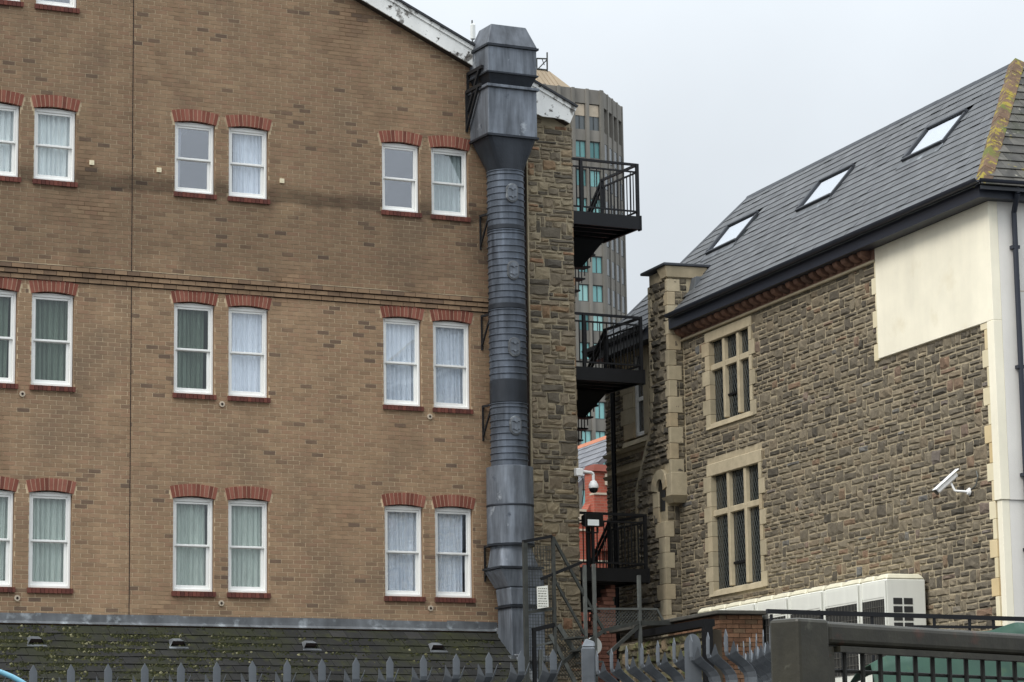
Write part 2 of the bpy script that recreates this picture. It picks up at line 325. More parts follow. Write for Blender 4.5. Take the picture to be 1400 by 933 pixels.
def stone(a0, a1, z0, z1, mp, bulge=.035, gap=.009, t=None, jk=.10):
    """one rock-faced stone; mp(a, out, z) maps to local 3D"""
    m = MB(); g = gap
    a0 += g*uni(.5, 1.2); a1 -= g*uni(.5, 1.2); z0 += g*uni(.5, 1.2); z1 -= g*uni(.5, 1.2)
    nx, nz = 5, 4; P = []
    jit = min(a1-a0, z1-z0)*jk
    for j in range(nz):
        for i in range(nx):
            fa, fz = i/(nx-1), j/(nz-1); e = (i in (0, nx-1)) or (j in (0, nz-1))
            d = uni(.0, .006) if e else bulge*uni(.35, 1.15)*(1.1-.5*fz)
            ja = uni(-jit, jit)*(.35 if e else 1); jz = uni(-jit, jit)*(.45 if e else 1)
            if i in (1, nx-2): fa = .13 if i == 1 else .87
            if j in (1, nz-2): fz = .24 if j == 1 else .80
            P.append(mp(a0+(a1-a0)*fa+ja, d, z0+(z1-z0)*fz+jz))
    fs = [(j*nx+i, j*nx+i+1, (j+1)*nx+i+1, (j+1)*nx+i) for j in range(nz-1) for i in range(nx-1)]
    ring = [i for i in range(nx)]+[j*nx+nx-1 for j in range(1, nz)]+[(nz-1)*nx+i for i in range(nx-2, -1, -1)]+[j*nx for j in range(nz-2, 0, -1)]
    bk = []
    for r in ring:
        i, j = r % nx, r//nx; bk.append(mp(a0+(a1-a0)*i/(nx-1), -.03, z0+(z1-z0)*j/(nz-1)))
    b = len(P); n = len(ring)
    fs += [(ring[(q+1) % n], ring[q], b+q, b+(q+1) % n) for q in range(n)]
    m.add(P+bk, fs, rnd() if t is None else t); return m
def d2(fr, u, v, z): c = CAML[fr]; return 1/((u-c[0])**2+(v-c[1])**2+(z-c[2])**2)

# ================================================================== ground
g = MB(); g.add([(-700, -300, 0), (700, -300, 0), (700, 1200, 0), (-700, 1200, 0)], [(0, 1, 2, 3)])
g.build('ground', 'asphalt', kind='structure')

# ================================================================== brick hotel-like building (frame H: x along the gable, y inwards)
hb = thing('brick_building', 'tall brown brick gabled building with white sash windows filling the left side', 'building', 'H', (2, 0, 0))
gz = lambda u: 15.30-.449*(u-6.13)                     # underside of the verge
UL, UB = -4.2, 6.98
CX = {'a': -2.64, 'b': -1.65, 'c': .866, 'd': 1.862, 'e': 4.79, 'f': 5.765}
ROWS = {1: (12.46, 13.70), 2: (8.94, 10.50), 3: (5.555, 7.135), 0: (15.52, 17.05)}
HW = .370; RISE = .042; RAD = (HW*HW+RISE*RISE)/(2*RISE)
wins = [(r, c) for r in (1, 2, 3) for c in 'abcdef']+[(0, 'a'), (0, 'b')]
JOINT = -.275
STR = (10.72, 11.0)
def openings(za, zb, pad=.0):
    o = []
    for r, c in wins:
        z0, z1 = ROWS[r]; u = CX[c]
        if zb > z0 and za < z1+.02: o.append((u-HW-pad, u+HW+pad))
        if zb > z0-.075+.005 and za < z0-.005: o.append((u-HW-.025, u+HW+.025))
        if za < z1+.30 and zb > z1+.0:
            zc = z1+RISE-RAD; zm = zb; ro = RAD+.207; ang = asin(HW/RAD)*1.10
            if zm-zc < ro:
                hw = sqrt(max(0, ro*ro-(zm-zc)**2)); hw = min(hw, (zm-zc)*tan(ang)+.0)
                if hw > 0: o.append((u-hw-.008, u+hw+.008))
    return o
# mortar wall with real openings
core = MB()
us = sorted({UL, UB}|{CX[c]+s*HW for _, c in wins for s in (-1, 1)})
zs = sorted({0, 17.2}|{ROWS[r][0] for r in ROWS}|{ROWS[r][1]+RISE for r in ROWS})
for i in range(len(us)-1):
    for j in range(len(zs)-1):
        um, zm = (us[i]+us[i+1])/2, (zs[j]+zs[j+1])/2
        if any(abs(um-CX[c]) < HW and ROWS[r][0] < zm < ROWS[r][1]+RISE for r, c in wins): continue
        p = clip([(us[i], zs[j]), (us[i+1], zs[j]), (us[i+1], zs[j+1]), (us[i], zs[j+1])], lambda q: gz(q[0])+.12-q[1])
        if len(p) > 2: core.add([(x, 0, z) for x, z in p], [tuple(range(len(p)))])
p = clip([(UL, 17.2), (UB, 17.2), (UB, 22), (UL, 22)], lambda q: gz(q[0])+.12-q[1])
core.add([(x, 0, z) for x, z in p], [tuple(range(len(p)))])
wall = core.build('wall', 'mortar', hb)
for r, c in wins:
    rev = MB(); u = CX[c]; z0, z1 = ROWS[r][0], ROWS[r][1]+RISE
    rev.add([(u-HW, 0, z0), (u+HW, 0, z0), (u+HW, 0, z1), (u-HW, 0, z1), (u-HW, .3, z0), (u+HW, .3, z0), (u+HW, .3, z1), (u-HW, .3, z1)], [(0, 4, 7, 3), (1, 2, 6, 5), (3, 7, 6, 2), (0, 1, 5, 4)], .4)
    if 0: rev.add([(u-HW, 0, z0), (u+HW, 0, z0), (u+HW, .3, z0), (u-HW, .3, z0)], [(0, 1, 2, 3)], .4)
    rev.build('reveal', 'brick', hb)
body = MB(); body.add([(UL, .0, 0), (UL, 12, 0), (UL, 12, 19.8), (UL, 0, 19.8)], [(0, 1, 2, 3)])
body.add([(8.28, 0.02, 0), (8.28, 12, 0), (8.28, 12, 14.3), (8.28, 0.02, 14.3)], [(0, 1, 2, 3)])
body.add([(UL, 12, 0), (8.28, 12, 0), (8.28, 12, 14.3), (UL, 12, 19.8)], [(0, 1, 2, 3)])
body.build('rear_wall', 'plain_wall', hb)
# bricks, laid course by course
blist = []; k = 0; z = 4.95
while z < 17.2:
    za, zb = z, z+.0635; k += 1; z += .075
    if zb > STR[0]+.01 and za < STR[1]-.01: continue
    cuts = openings(za, zb)+[(JOINT-.008, JOINT+.008)]
    iv = sub([(UL, UB)], cuts); off = (k % 2)*.1125
    jit = uni(-.012, .012)
    for a, b in iv:
        n0 = math.floor((a-off)/.225)-1; x = n0*.225+off+jit
        while x < b:
            p, q = max(x+.006, a+.001), min(x+.2185, b-.001); x += .225
            if q-p < .010: continue
            if zb > gz(q)+.10: continue
            m = MB(); y = -.004-rnd()*.003
            tt = rnd(); patch = sin(p*1.3+za*2.1)+sin(p*.7-za*3.3+1)
            tt = (.0+.24*rnd()) if tt < .02+.09*max(0, patch-.4) else (.26+.74*rnd())
            m.add([(p, y, za), (q, y, za), (q, y, zb), (p, y, zb), (p, .01, za), (q, .01, za), (q, .01, zb), (p, .01, zb)],
                  [(0, 1, 2, 3), (1, 5, 6, 2), (4, 0, 3, 7), (3, 2, 6, 7), (4, 5, 1, 0)], tt)
            vis = (za < 16 and p > -2.9 and not (6.2 < p and za < 16) and za > 5.1 and q-p > .2)
            blist.append((d2('H', p, 0, za) if vis else 0, m))
pieces('brick', blist, 'brick', hb)
# string course: three stepped brick courses with raked black joints
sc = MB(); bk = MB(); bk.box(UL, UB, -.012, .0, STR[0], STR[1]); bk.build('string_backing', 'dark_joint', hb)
strp = hb
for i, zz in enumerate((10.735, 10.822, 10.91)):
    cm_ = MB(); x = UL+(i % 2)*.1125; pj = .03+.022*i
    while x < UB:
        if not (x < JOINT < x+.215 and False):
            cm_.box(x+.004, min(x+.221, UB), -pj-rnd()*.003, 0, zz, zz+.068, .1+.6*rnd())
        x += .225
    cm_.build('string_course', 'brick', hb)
MB().box(JOINT-.0085, JOINT+.0085, -.004, .004, 4.95, 17.1).build('movement_joint', 'dark_joint', hb)
# windows
CURT = {(1, 'a'): ('white', 0, 1), (1, 'b'): ('white', 0, 1), (1, 'c'): ('white', 0, .24), (1, 'd'): ('white', .16, 1), (1, 'e'): None, (1, 'f'): ('grey', .08, 1),
        (2, 'a'): ('green', 0, .9), (2, 'b'): ('green', 0, 1), (2, 'c'): ('green', 0, .84), (2, 'd'): ('white', .12, 1), (2, 'e'): ('white', 0, 1), (2, 'f'): ('white', 0, 1),
        (3, 'a'): ('grey', 0, 1), (3, 'b'): ('grey', 0, 1), (3, 'c'): ('grey', 0, .9), (3, 'd'): ('grey', 0, 1), (3, 'e'): ('white', 0, 1), (3, 'f'): ('white', 0, .86), (0, 'a'): None, (0, 'b'): ('grey', 0, .2)}
def ring(m, a0, a1, z0, z1, w, y0, y1, wb=None):
    wb = wb or w
    m.box(a0, a0+w, y0, y1, z0, z1); m.box(a1-w, a1, y0, y1, z0, z1); m.box(a0+w, a1-w, y0, y1, z0, z0+wb); m.box(a0+w, a1-w, y0, y1, z1-w, z1); return m
for r, c in wins:
    u = CX[c]; z0, z1 = ROWS[r]; a0, a1 = u-HW+.006, u+HW-.006; zc = z1+RISE-RAD
    m = MB(); m.box(a0, a0+.045, .055, .16, z0+.004, z1); m.box(a1-.045, a1, .055, .16, z0+.004, z1)
    m.box(a0+.045, a1-.045, .055, .16, z0+.004, z0+.05); m.box(a0+.045, a1-.045, .055, .16, z1-.05, z1)
    top = [(a0+(a1-a0)*i/10, 0, zc+sqrt(RAD**2-(a0+(a1-a0)*i/10-u)**2)-.016) for i in range(11)]
    m.ext([(a0, .05, z1+.001), (a1, .05, z1+.001)]+[(p[0], .05, p[2]) for p in top[::-1]], (0, .09, 0))
    win = m.build('window', 'white_upvc', hb, bevel=.006)
    zm = (z0+z1)/2
    bright = c in 'ef' or (r, c) in ((2, 'd'), (1, 'c'), (1, 'd'))
    gl = 'glass_mirror' if (r, c) in ((1, 'c'), (1, 'e'), (0, 'a'), (0, 'b')) else 'glass_bright' if bright else ('glass_dark' if r == 2 else 'glass')
    us_ = ring(MB(), a0+.046, a1-.046, zm-.02, z1-.051, .036, .07, .105).build('upper_sash', 'white_upvc', win, bevel=.004)
    ls_ = ring(MB(), a0+.046, a1-.046, z0+.051, zm+.02, .05, .107, .142, .06).build('lower_sash', 'white_upvc', win, bevel=.004)
    MB().box(a0+.08, a1-.08, .086, .09, zm+.012, z1-.085).build('pane', gl, win); MB().box(a0+.094, a1-.094, .122, .126, z0+.108, zm-.028).build('pane', gl, win)
    q = MB(); iu0, iu1 = u-.5, u+.5
    P = [(iu0, .31, z0-.3), (iu1, .31, z0-.3), (iu1, 2.4, z0-.3), (iu0, 2.4, z0-.3), (iu0, .31, z1+.3), (iu1, .31, z1+.3), (iu1, 2.4, z1+.3), (iu0, 2.4, z1+.3)]
    q.add(P, [(0, 1, 2, 3), (4, 7, 6, 5), (0, 3, 7, 4), (1, 5, 6, 2), (2, 6, 7, 3)]); q.build('interior', 'room', win)
    cu = CURT.get((r, c))
    if cu:
        kind, f0, f1 = cu; n = 60; q = MB(); ph = rnd()*6; L0, L1 = a0+.03+(a1-a0-.06)*f0, a0+.03+(a1-a0-.06)*f1; V = []
        flare = .10 if f1 < .3 else 0.0
        for j in range(9):
            fz = j/8
            for i in range(n+1):
                f = i/n; l1 = L1-flare*(1-fz)*0.6
                V.append((L0+(l1-L0)*f+.012*sin(fz*2+f*9+ph), 0.178+.022*sin(f*(f1-f0)*46+ph+.8*sin(f*7+ph))+.012*sin(f*90+ph*2)+.02*(1-fz)*sin(f*5+ph), z0-.05+(z1-z0+.1)*fz))
        q.add(V, [(j*(n+1)+i, j*(n+1)+i+1, (j+1)*(n+1)+i+1, (j+1)*(n+1)+i) for j in range(8) for i in range(n)])
        cc = q.build('curtain', 'curtain_'+kind, win, smooth=True)
    # brick arch over and sill under
    m = MB(); am = asin(HW/RAD)*1.06; nv = 11
    for i in range(nv):
        t0 = -am+2*am*i/nv+.0042; t1 = -am+2*am*(i+1)/nv-.0042; ri, ro = RAD+.001, RAD+.207; f = lambda t, rr, y: (u+rr*sin(t), y, zc+rr*cos(t))
        y = -.014-rnd()*.004
        m.add([f(t0, ri, y), f(t1, ri, y), f(t1, ro, y), f(t0, ro, y), f(t0, ri, .1), f(t1, ri, .1), f(t1, ro, .1), f(t0, ro, .1)], [(0, 1, 2, 3), (0, 4, 5, 1), (1, 5, 6, 2), (2, 6, 7, 3), (3, 7, 4, 0)], rnd())
    ar = m.build('arch', 'red_brick', hb)
    m = MB(); pts = []
    for t in [-am+2*am*i/12 for i in range(13)]: pts.append((u+(RAD+.003)*sin(t), -.009, zc+(RAD+.003)*cos(t)))
    for t in [am-2*am*i/12 for i in range(13)]: pts.append((u+(RAD+.203)*sin(t), -.009, zc+(RAD+.203)*cos(t)))
    m.ext(pts, (0, .09, 0)); m.build('arch_mortar', 'red_mortar', ar)
    m = MB(); x = u-HW-.022
    while x < u+HW+.02: m.box(x, min(x+.066, u+HW+.022), -.045-rnd()*.003, .06, z0-.088, z0-.004, rnd()); x += .073
    m.build('sill', 'sill_brick', hb)
# wall fittings
for u, zz in [(-1.006, 12.83), (.204, 12.81), (2.484, 12.82)]:
    MB().box(u-.04, u+.04, -.03, .0, zz-.04, zz+.04).add([(u-.012, -.032, zz-.012), (u+.012, -.032, zz-.012), (u+.012, -.032, zz+.012), (u-.012, -.032, zz+.012)], [(0, 1, 2, 3)]).build('wall_plate', 'cream_quoin', hb)
for u, zz in [(-2.171, 8.774), (1.368, 8.786), (5.307, 8.767), (-2.21, 5.376), (1.362, 5.365), (5.283, 5.356)]:
    m = MB(); m.tube((u, 0, zz), (u, -.03, zz), .05, 14); o = m.build('vent_disc', 'pale_stone', hb, smooth=True); MB().tube((u, -.03, zz), (u, -.036, zz), .022, 10).build('vent_hole', 'dark_joint', o)
# verge: peeling white bargeboard, soffit, roof slope
sl = Vector((1, 0, -.449)).normalized(); nn = Vector((.449, 0, 1)).normalized()
A = Vector((-4.3, 0, gz(-4.3))); B_ = Vector((8.17, 0, gz(8.17)))
def strip(name, lo, hi, y0, y1, mat, a=A, b=B_, **kw):
    m = MB(); P = [a+nn*lo, b+nn*lo, b+nn*hi, a+nn*hi]; m.ext([(p.x, y0, p.z) for p in P], (0, y1-y0, 0)); return m.build(name, mat, hb, **kw)
strip('bargeboard', .0, .26, -.16, -.13, 'painted_board')
strip('capping_board', .262, .335, -.185, -.12, 'painted_board')
strip('verge_tiles', .337, .375, -.22, .1, 'roof_dark')
strip('soffit', -.012, .02, -.128, .05, 'soffit')
m = MB(); P = [A+nn*.30, B_+nn*.30]; m.ext([(P[0].x, .1, P[0].z), (P[1].x, .1, P[1].z), (P[1].x, .1, P[1].z+.07), (P[0].x, .1, P[0].z+.07)], (0, 12, 0)); m.build('roof', 'roof_dark', hb)
m = MB(); m.ext([(7.0, -.162, 14.98), (7.0, -.162, 14.60), (7.3, -.162, 14.55), (7.6, -.162, 14.46), (7.85, -.162, 14.46), (8.05, -.162, 14.44), (8.12, -.162, 14.46)], (0, .03, 0)); m.build('gable_board', 'painted_board', hb)
# stone end of the gable
m = MB(); m.box(7.34, 8.27, .012, .3, 0, 14.6); m.box(6.98, 7.34, .10, .3, 0, 14.9); m.build('stone_wall', 'rubble_mortar', hb)
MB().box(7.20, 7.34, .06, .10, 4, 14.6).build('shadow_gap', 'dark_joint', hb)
sl_ = []
top = lambda a: 14.50-.2*max(0, a-7.4)
for a0, a1, za, zb in rubble(7.36, 8.285, 4.0, 14.62, lambda a, b: [], .05, .125, .14, .46, .22):
    if zb > top((a0+a1)/2)+.06: continue
    sl_.append((d2('H', a0, 0, za) if za > 4.8 else 0, stone(a0, a1+(uni(-.02, .02) if a1 > 8.2 else 0), za, zb, lambda a, o, zz: (a, .012-o, zz), .034, .010, rnd()*.72 if rnd() < .9 else uni(.72, 1), .2)))
pieces('stone', sl_, 'rubble', hb)
# quoin returns on the hidden side keep the corner thick
cs = MB()
zq = 4.2
while zq < 14.2: h = uni(.12, .24); cs.box(8.262, 8.29+uni(0, .02), .02, uni(.2, .4), zq+.01, zq+h-.01, rnd()); zq += h
cs.build('corner_stones', 'rubble', hb)
# rooftop aerials
ae = thing('panel_antenna', 'white panel antenna on a short pole behind the duct hood', 'antenna', 'H', (7.46, 2.5, 14.9))
MB().box(7.42, 7.51, 2.42, 2.5, 16.58, 16.90).build('panel', 'antenna', ae, bevel=.02); MB().tube((7.48, 2.52, 14.9), (7.48, 2.52, 16.99), .014).build('pole', 'steel_grey', ae)
MB().path([(7.42, 2.45, 16.36), (7.42, 2.45, 16.50), (7.50, 2.45, 16.54)], .016).build('bracket', 'steel_grey', ae)
ae = thing('aerial_bracket', 'small dark aerial bracket standing on the sloping roof edge', 'antenna', 'H', (6.0, 1.5, 15.9))
m = MB(); m.tube((5.945, 1.5, 15.8), (5.945, 1.5, 16.67), .012); m.build('mast', 'steel_grey', ae)
m = MB(); m.path([(5.945, 1.5, 16.50), (6.16, 1.5, 16.53), (6.16, 1.5, 16.30), (5.98, 1.5, 16.46)], .013); m.build('arm', 'steel_grey', ae)

# ================================================================== galvanised duct
du = thing('ventilation_duct', 'tall galvanised metal ventilation duct running up the corner of the brick building', 'duct', 'H', (6.665, -.45, 4.2))
DC = (6.665, -.45)
def frust(m, lo, zl, hi, zh, t=None):
    q = lambda r, z: [(r[0], r[2], z), (r[1], r[2], z), (r[1], r[3], z), (r[0], r[3], z)]
    return m.hexa(q(lo, zl), q(hi, zh), t)
BX = (6.18, 7.165, -.80, -.03)
gr = lambda d: (BX[0]-d, BX[1]+d, BX[2]-d, BX[3]+(d if d < 0 else 0))
o = frust(MB(), gr(.015), 15.54, (6.32, 7.03, -.66, -.16), 15.955).build('hood', 'galv_hood', du, bevel=.012)
MB().box(6.15, 7.20, -.83, -.02, 15.50, 15.538).build('hood_rim', 'galv_dark', o)
o = MB().box(*BX, 15.03, 15.499).build('upper_box', 'galv', du, bevel=.008)
MB().box(6.155, 7.19, -.825, -.025, 15.0, 15.028).build('flange', 'galv_dark', o)
frust(MB(), gr(-.10), 14.785, gr(-.005), 14.998).build('taper', 'galv_dark', du)  # darker metal paints in the shade on its down-facing sides
MB().box(6.13, 7.19, -.85, -.02, 14.73, 14.783).build('flange', 'galv', du, bevel=.006)
o = MB().box(6.17, 7.155, -.8, -.03, 13.87, 14.728).build('lower_box', 'galv', du, bevel=.008)
MB().box(6.145, 7.18, -.825, -.025, 13.83, 13.868).build('flange', 'galv_dark', o)
m = MB(); n = 48; V = []
for j in range(7):
    f = j/6
    for i in range(n):
        a = 2*pi*(i+.5)/n-pi; c_, s_ = cos(a), sin(a)
        k_ = 1/max(abs(c_), abs(s_)); sq = (6.6625+.48*c_*k_, -.415+.375*s_*k_); ci = (DC[0]+.335*c_, DC[1]+.335*s_)
        V.append((sq[0]*(1-f)+ci[0]*f, sq[1]*(1-f)+ci[1]*f, 13.829-(13.829-13.25)*f))
m.add(V, [(j*n+i, (j+1)*n+i, (j+1)*n+(i+1) % n, j*n+(i+1) % n) for j in range(6) for i in range(n)]); m.build('transition', 'galv_dark', du, smooth=False)
def spiral(zt, zb, name='spiral_section', mat='galv_spiral', r=.33):
    pr = []; z = zb
    while z < zt:
        e = min(z+.118, zt); pr += [(r, z), (r, e-.026), (r+.017, e-.020), (r+.017, e-.006), (r, e)]; z = e
    return MB().lathe(*DC, pr, 48).build(name, mat, du, smooth=True)
def band(zb, zt, r=.345, mat='galv_dark', name='joint_band'): return MB().lathe(*DC, [(r-.01, zb), (r, zb+.01), (r, zt-.01), (r-.01, zt)], 48).build(name, mat, du, smooth=True)
spiral(13.249, 12.24); band(12.15, 12.238); spiral(12.149, 10.80); band(10.70, 10.798); spiral(10.699, 9.42); band(9.0, 9.418, .338, 'galv_dark', 'wrap_band'); spiral(8.999, 7.87)
o = MB().lathe(*DC, [(.34, 7.869), (.42, 7.85), (.422, 7.18), (.418, 7.175)], 48).build('collar', 'galv', du, smooth=True)
MB().lathe(*DC, [(.428, 7.145), (.43, 7.15), (.43, 7.172), (.428, 7.175)], 48).build('seam', 'galv_dark', o, smooth=True)
o = MB().lathe(*DC, [(.41, 6.47), (.422, 6.48), (.420, 7.143)], 48).build('collar', 'galv', du, smooth=True)
MB().lathe(*DC, [(.43, 6.44), (.432, 6.465), (.41, 6.469)], 48).build('seam', 'galv_dark', o, smooth=True)
m = MB(); V = []; n = 48; Cx, Cy = 6.70, -.46
for j in range(5):
    f = j/4
    for i in range(n):
        a = 2*pi*(i+.5)/n-pi; c_, s_ = cos(a), sin(a); k_ = 1/max(abs(c_), abs(s_)); k2 = (abs(c_)**4+abs(s_)**4)**-.25
        ci = (DC[0]+.36*c_, DC[1]+.36*s_); sq = (Cx+.41*c_*k2, Cy+.35*s_*k2)
        V.append((ci[0]*(1-f)+sq[0]*f, ci[1]*(1-f)+sq[1]*f, 6.439-.37*f))
m.add(V, [(j*n+i, (j+1)*n+i, (j+1)*n+(i+1) % n, j*n+(i+1) % n) for j in range(4) for i in range(n)]); m.build('flared_section', 'galv', du, smooth=True)
MB().box(6.27, 7.13, -.83, -.09, 6.03, 6.067).build('flange', 'galv_dark', du)
o = frust(MB(), (6.47, 7.17, -.77, -.18), 5.70, (6.29, 7.11, -.81, -.11), 6.028).build('reducer', 'galv', du, bevel=.02)
o = frust(MB(), (6.51, 7.17, -.75, -.2), 5.385, (6.475, 7.168, -.768, -.182), 5.698).build('reducer', 'galv', du, bevel=.02)
MB().box(6.47, 7.2, -.78, -.17, 5.35, 5.383).build('flange', 'galv_dark', du)
MB().box(6.51, 7.17, -.75, -.2, 3.9, 5.348).build('square_section', 'galv', du, bevel=.01)
MB().box(6.44, 7.24, -.83, -.12, 4.40, 4.50).build('base_flange', 'lead', du)
for zz in (12.80, 11.38, 9.985, 8.57):                # oval inspection hatches facing the yard
    a = R(-96); dr = Vector((cos(a), sin(a), 0)); tg = Vector((-sin(a), cos(a), 0)); c0 = Vector((DC[0], DC[1], zz))+dr*.30
    def oval(rx, rz, d0, d1):
        m = MB(); P = []
        for i in range(28):
            t = 2*pi*i/28; x = rx*cos(t); zv = rz*sin(t); zv = zv if abs(zv) < 0 else (rz-rx)*(1 if sin(t) > 0 else -1)*min(1, abs(sin(t))*4)+rx*sin(t)
            p = c0+tg*x+Vector((0, 0, zv)); P.append(p+dr*d0)
        m.ext([tuple(p) for p in P], tuple(dr*(d1-d0))); return m
    h = oval(.112, .175, .0, .055).build('access_hatch', 'lead', du, bevel=.006)
    oval(.085, .145, .056, .066).build('hatch_door', 'galv', h)
    for s in (-1, 1):
        p = c0+dr*.06+Vector((0, 0, s*.07)); MB().tube(p, p+dr*.035, .022, 10).build('knob', 'galv', h, smooth=True)
        q = c0+dr*.068+Vector((0, 0, s*.07)); MB().bar(q-tg*.07, q+tg*.07, .008, .01).build('latch_bar', 'galv_dark', h)
for zz in (12.50, 10.65, 9.0, 6.47):
    m = MB(); u_ = 6.36
    m.bar((u_, .0, zz), (u_+.06, -.40, zz), .03, .04); m.bar((u_, -.015, zz+.02), (u_, -.015, zz-.62), .03, .03); m.bar((u_, -.02, zz-.55), (u_+.03, -.33, zz-.02), .025, .03)
    m.build('wall_bracket', 'bracket_steel', du)
for zz, u_ in ((15.14, 6.15), (14.80, 6.12)):
    m = MB(); m.bar((u_, .0, zz), (u_, -.62, zz), .05, .06); m.bar((u_-.01, -.015, zz), (u_-.01, -.015, zz-.75), .04, .04); m.bar((u_-.01, -.02, zz-.7), (u_-.01, -.5, zz-.03), .04, .05)
    m.build('wall_bracket', 'bracket_steel', du)

# ================================================================== lean-to with mossy slate roof
lt = thing('lean_to', 'low lean-to with mossy dark slate roof against the brick building', 'outbuilding', 'H', (1, -1.5, 0))
TP = .695; PA = math.atan(TP); LZ = 4.985
def rp(u, s, h=0): return (u, -s*cos(PA)-h*sin(PA), LZ-s*sin(PA)+h*cos(PA))     # s down the slope, h proud of it
m = MB(); m.ext([rp(-4.4, 0, -.03), rp(6.56, 0, -.03), rp(6.56, 4.2, -.03), rp(-4.4, 4.2, -.03)], (0, 0, -.1)); m.build('roof_deck', 'roof_dark', lt)
MB().box(-4.3, 6.5, -3.2, -.1, 0, 2.55).build('wall', 'plain_wall', lt)
tl = []; gau, tw = .235, .285
for k in range(17):
    s0 = .10+k*gau; x = -4.4-(k % 2)*tw/2
    while x < 6.56:
        a, b = max(x+.004, -4.4), min(x+tw-.004, 6.56); x += tw
        if b-a < .04: continue
        h1 = .020+uni(-.003, .006); h0 = .004; e = uni(-.006, .006)
        P = [rp(a, s0, h0), rp(b, s0, h0), rp(b, s0+gau+.03+e, h1), rp(a, s0+gau+.03+e, h1+uni(-.003, .003))]; Q = [rp(a, s0, h0-.012), rp(b, s0, h0-.012), rp(b, s0+gau+.03+e, h1-.014), rp(a, s0+gau+.03+e, h1-.014)]
        m = MB(); m.add(P+Q, [(3, 2, 1, 0), (3, 7, 6, 2), (0, 4, 7, 3), (1, 2, 6, 5)], min(1, max(0, rnd()*.8+(.25 if k == 0 and rnd() < .5 else 0)))); tl.append((1/(1+k)+.02*rnd() if (k < 8 and b > -3.0) else 0, m))
pieces('slate', tl, 'old_slate', lt)
# lead flashing in lapped lengths, and its apron
x = -4.4
while x < 6.56:
    e = min(x+1.25, 6.57); m = MB(); m.add([(x, -.016, 5.135+uni(-.01, .01)), (e+.02, -.018, 5.135+uni(-.01, .01)), (e+.02, -.03, 5.0), (x, -.03, 5.0), rp(x, .0, .035), rp(e+.02, .0, .035), rp(e+.02, .085, .032), rp(x, .085, .032)], [(0, 3, 2, 1), (3, 4, 5, 2), (4, 7, 6, 5)])
    m.build('flashing', 'lead', lt); x = e
m = MB(); m.ext([rp(6.55, -.02, .05), rp(6.66, -.02, .05), rp(6.66, 4.2, .05), rp(6.55, 4.2, .05)], (0, 0, -.16)); m.build('verge', 'lead', lt)
for u in (-2.06, .375, 2.765, 5.14):                  # tile vents
    s = .645; m = MB()
    P = lambda du_, ds, h: rp(u+du_, s+ds, h)
    m.add([P(-.11, -.12, .012), P(.11, -.12, .012), P(.15, .12, .025), P(-.15, .12, .025), P(-.07, -.08, .07), P(.07, -.08, .07), P(.095, .05, .10), P(-.095, .05, .10)], [(0, 4, 5, 1), (4, 7, 6, 5), (0, 3, 7, 4), (1, 5, 6, 2)])
    v = m.build('roof_vent', 'lead', lt)
    m = MB(); m.add([P(-.095, .048, .10), P(.095, .048, .10), P(.10, .055, .035), P(-.10, .055, .035)], [(0, 3, 2, 1)]); m.build('vent_mouth', 'dark_joint', v)
    m = MB(); m.ext([P(-.16, .10, .022), P(.16, .10, .022), P(.17, .15, .03), P(-.17, .15, .03)], (0, 0, -.015)); m.build('vent_lip', 'lead', v)
m = MB()                                              # moss cushions
for _ in range(26000):
    u = uni(-4.4, 6.5); kk = int(abs(random.gauss(0, 3.0))); s = .10+gau*(kk+1)+.045+abs(random.gauss(0, .05)) if rnd() < .75 else uni(.12, 2.2)
    dens = max(0, 1-(u+3.2)/6.0)*.95+.05
    if s > 2.3 or rnd() > dens or sin(u*3.1+s*5)+sin(u*7.7-s*3)+uni(-1, 1) < -.1: continue
    q = uni(.008, .032); hh = q*uni(.5, 1.0); p0 = rp(u, s, .012); t = rnd()**3
    pts = [rp(u+q*cos(2*pi*i/6)*uni(.7, 1.4), s+q*.8*sin(2*pi*i/6)*uni(.7, 1.3), .012) for i in range(6)]; c0 = rp(u, s, .02+hh)
    m.add(pts+[c0], [(i, (i+1) % 6, 6) for i in range(6)], t)
m.build('moss', 'moss', lt, kind='stuff')

# ================================================================== black fire escape beside the gable
fe = thing('fire_escape', 'black steel fire escape with railed platforms between the two buildings', 'fire escape', 'H', (9, .8, 0))
def baluster_panel(p, q, z0p, z0q, par, sp=.125, first=True):
    """railing between plan points p,q with floor heights z0p,z0q"""
    P = Vector((p[0], p[1], z0p)); Q = Vector((q[0], q[1], z0q)); L_ = (Q-P).length; n = max(2, int(L_/sp))
    rl = MB(); rl.bar(P+Vector((0, 0, 1.0)), Q+Vector((0, 0, 1.0)), .045, .045); rl.bar(P+Vector((0, 0, .86)), Q+Vector((0, 0, .86)), .03, .03); rl.bar(P+Vector((0, 0, .1)), Q+Vector((0, 0, .1)), .03, .03)
    r = rl.build('railing', 'black_steel', par)
    for i in range(1, n):
        a = P+(Q-P)*(i/n); MB().box(a.x-.008, a.x+.008, a.y-.008, a.y+.008, a.z+.1, a.z+.86).build('baluster', 'black_steel', r)
    return r
U0, U1, V0, V1 = 8.30, 9.74, .12, 1.55
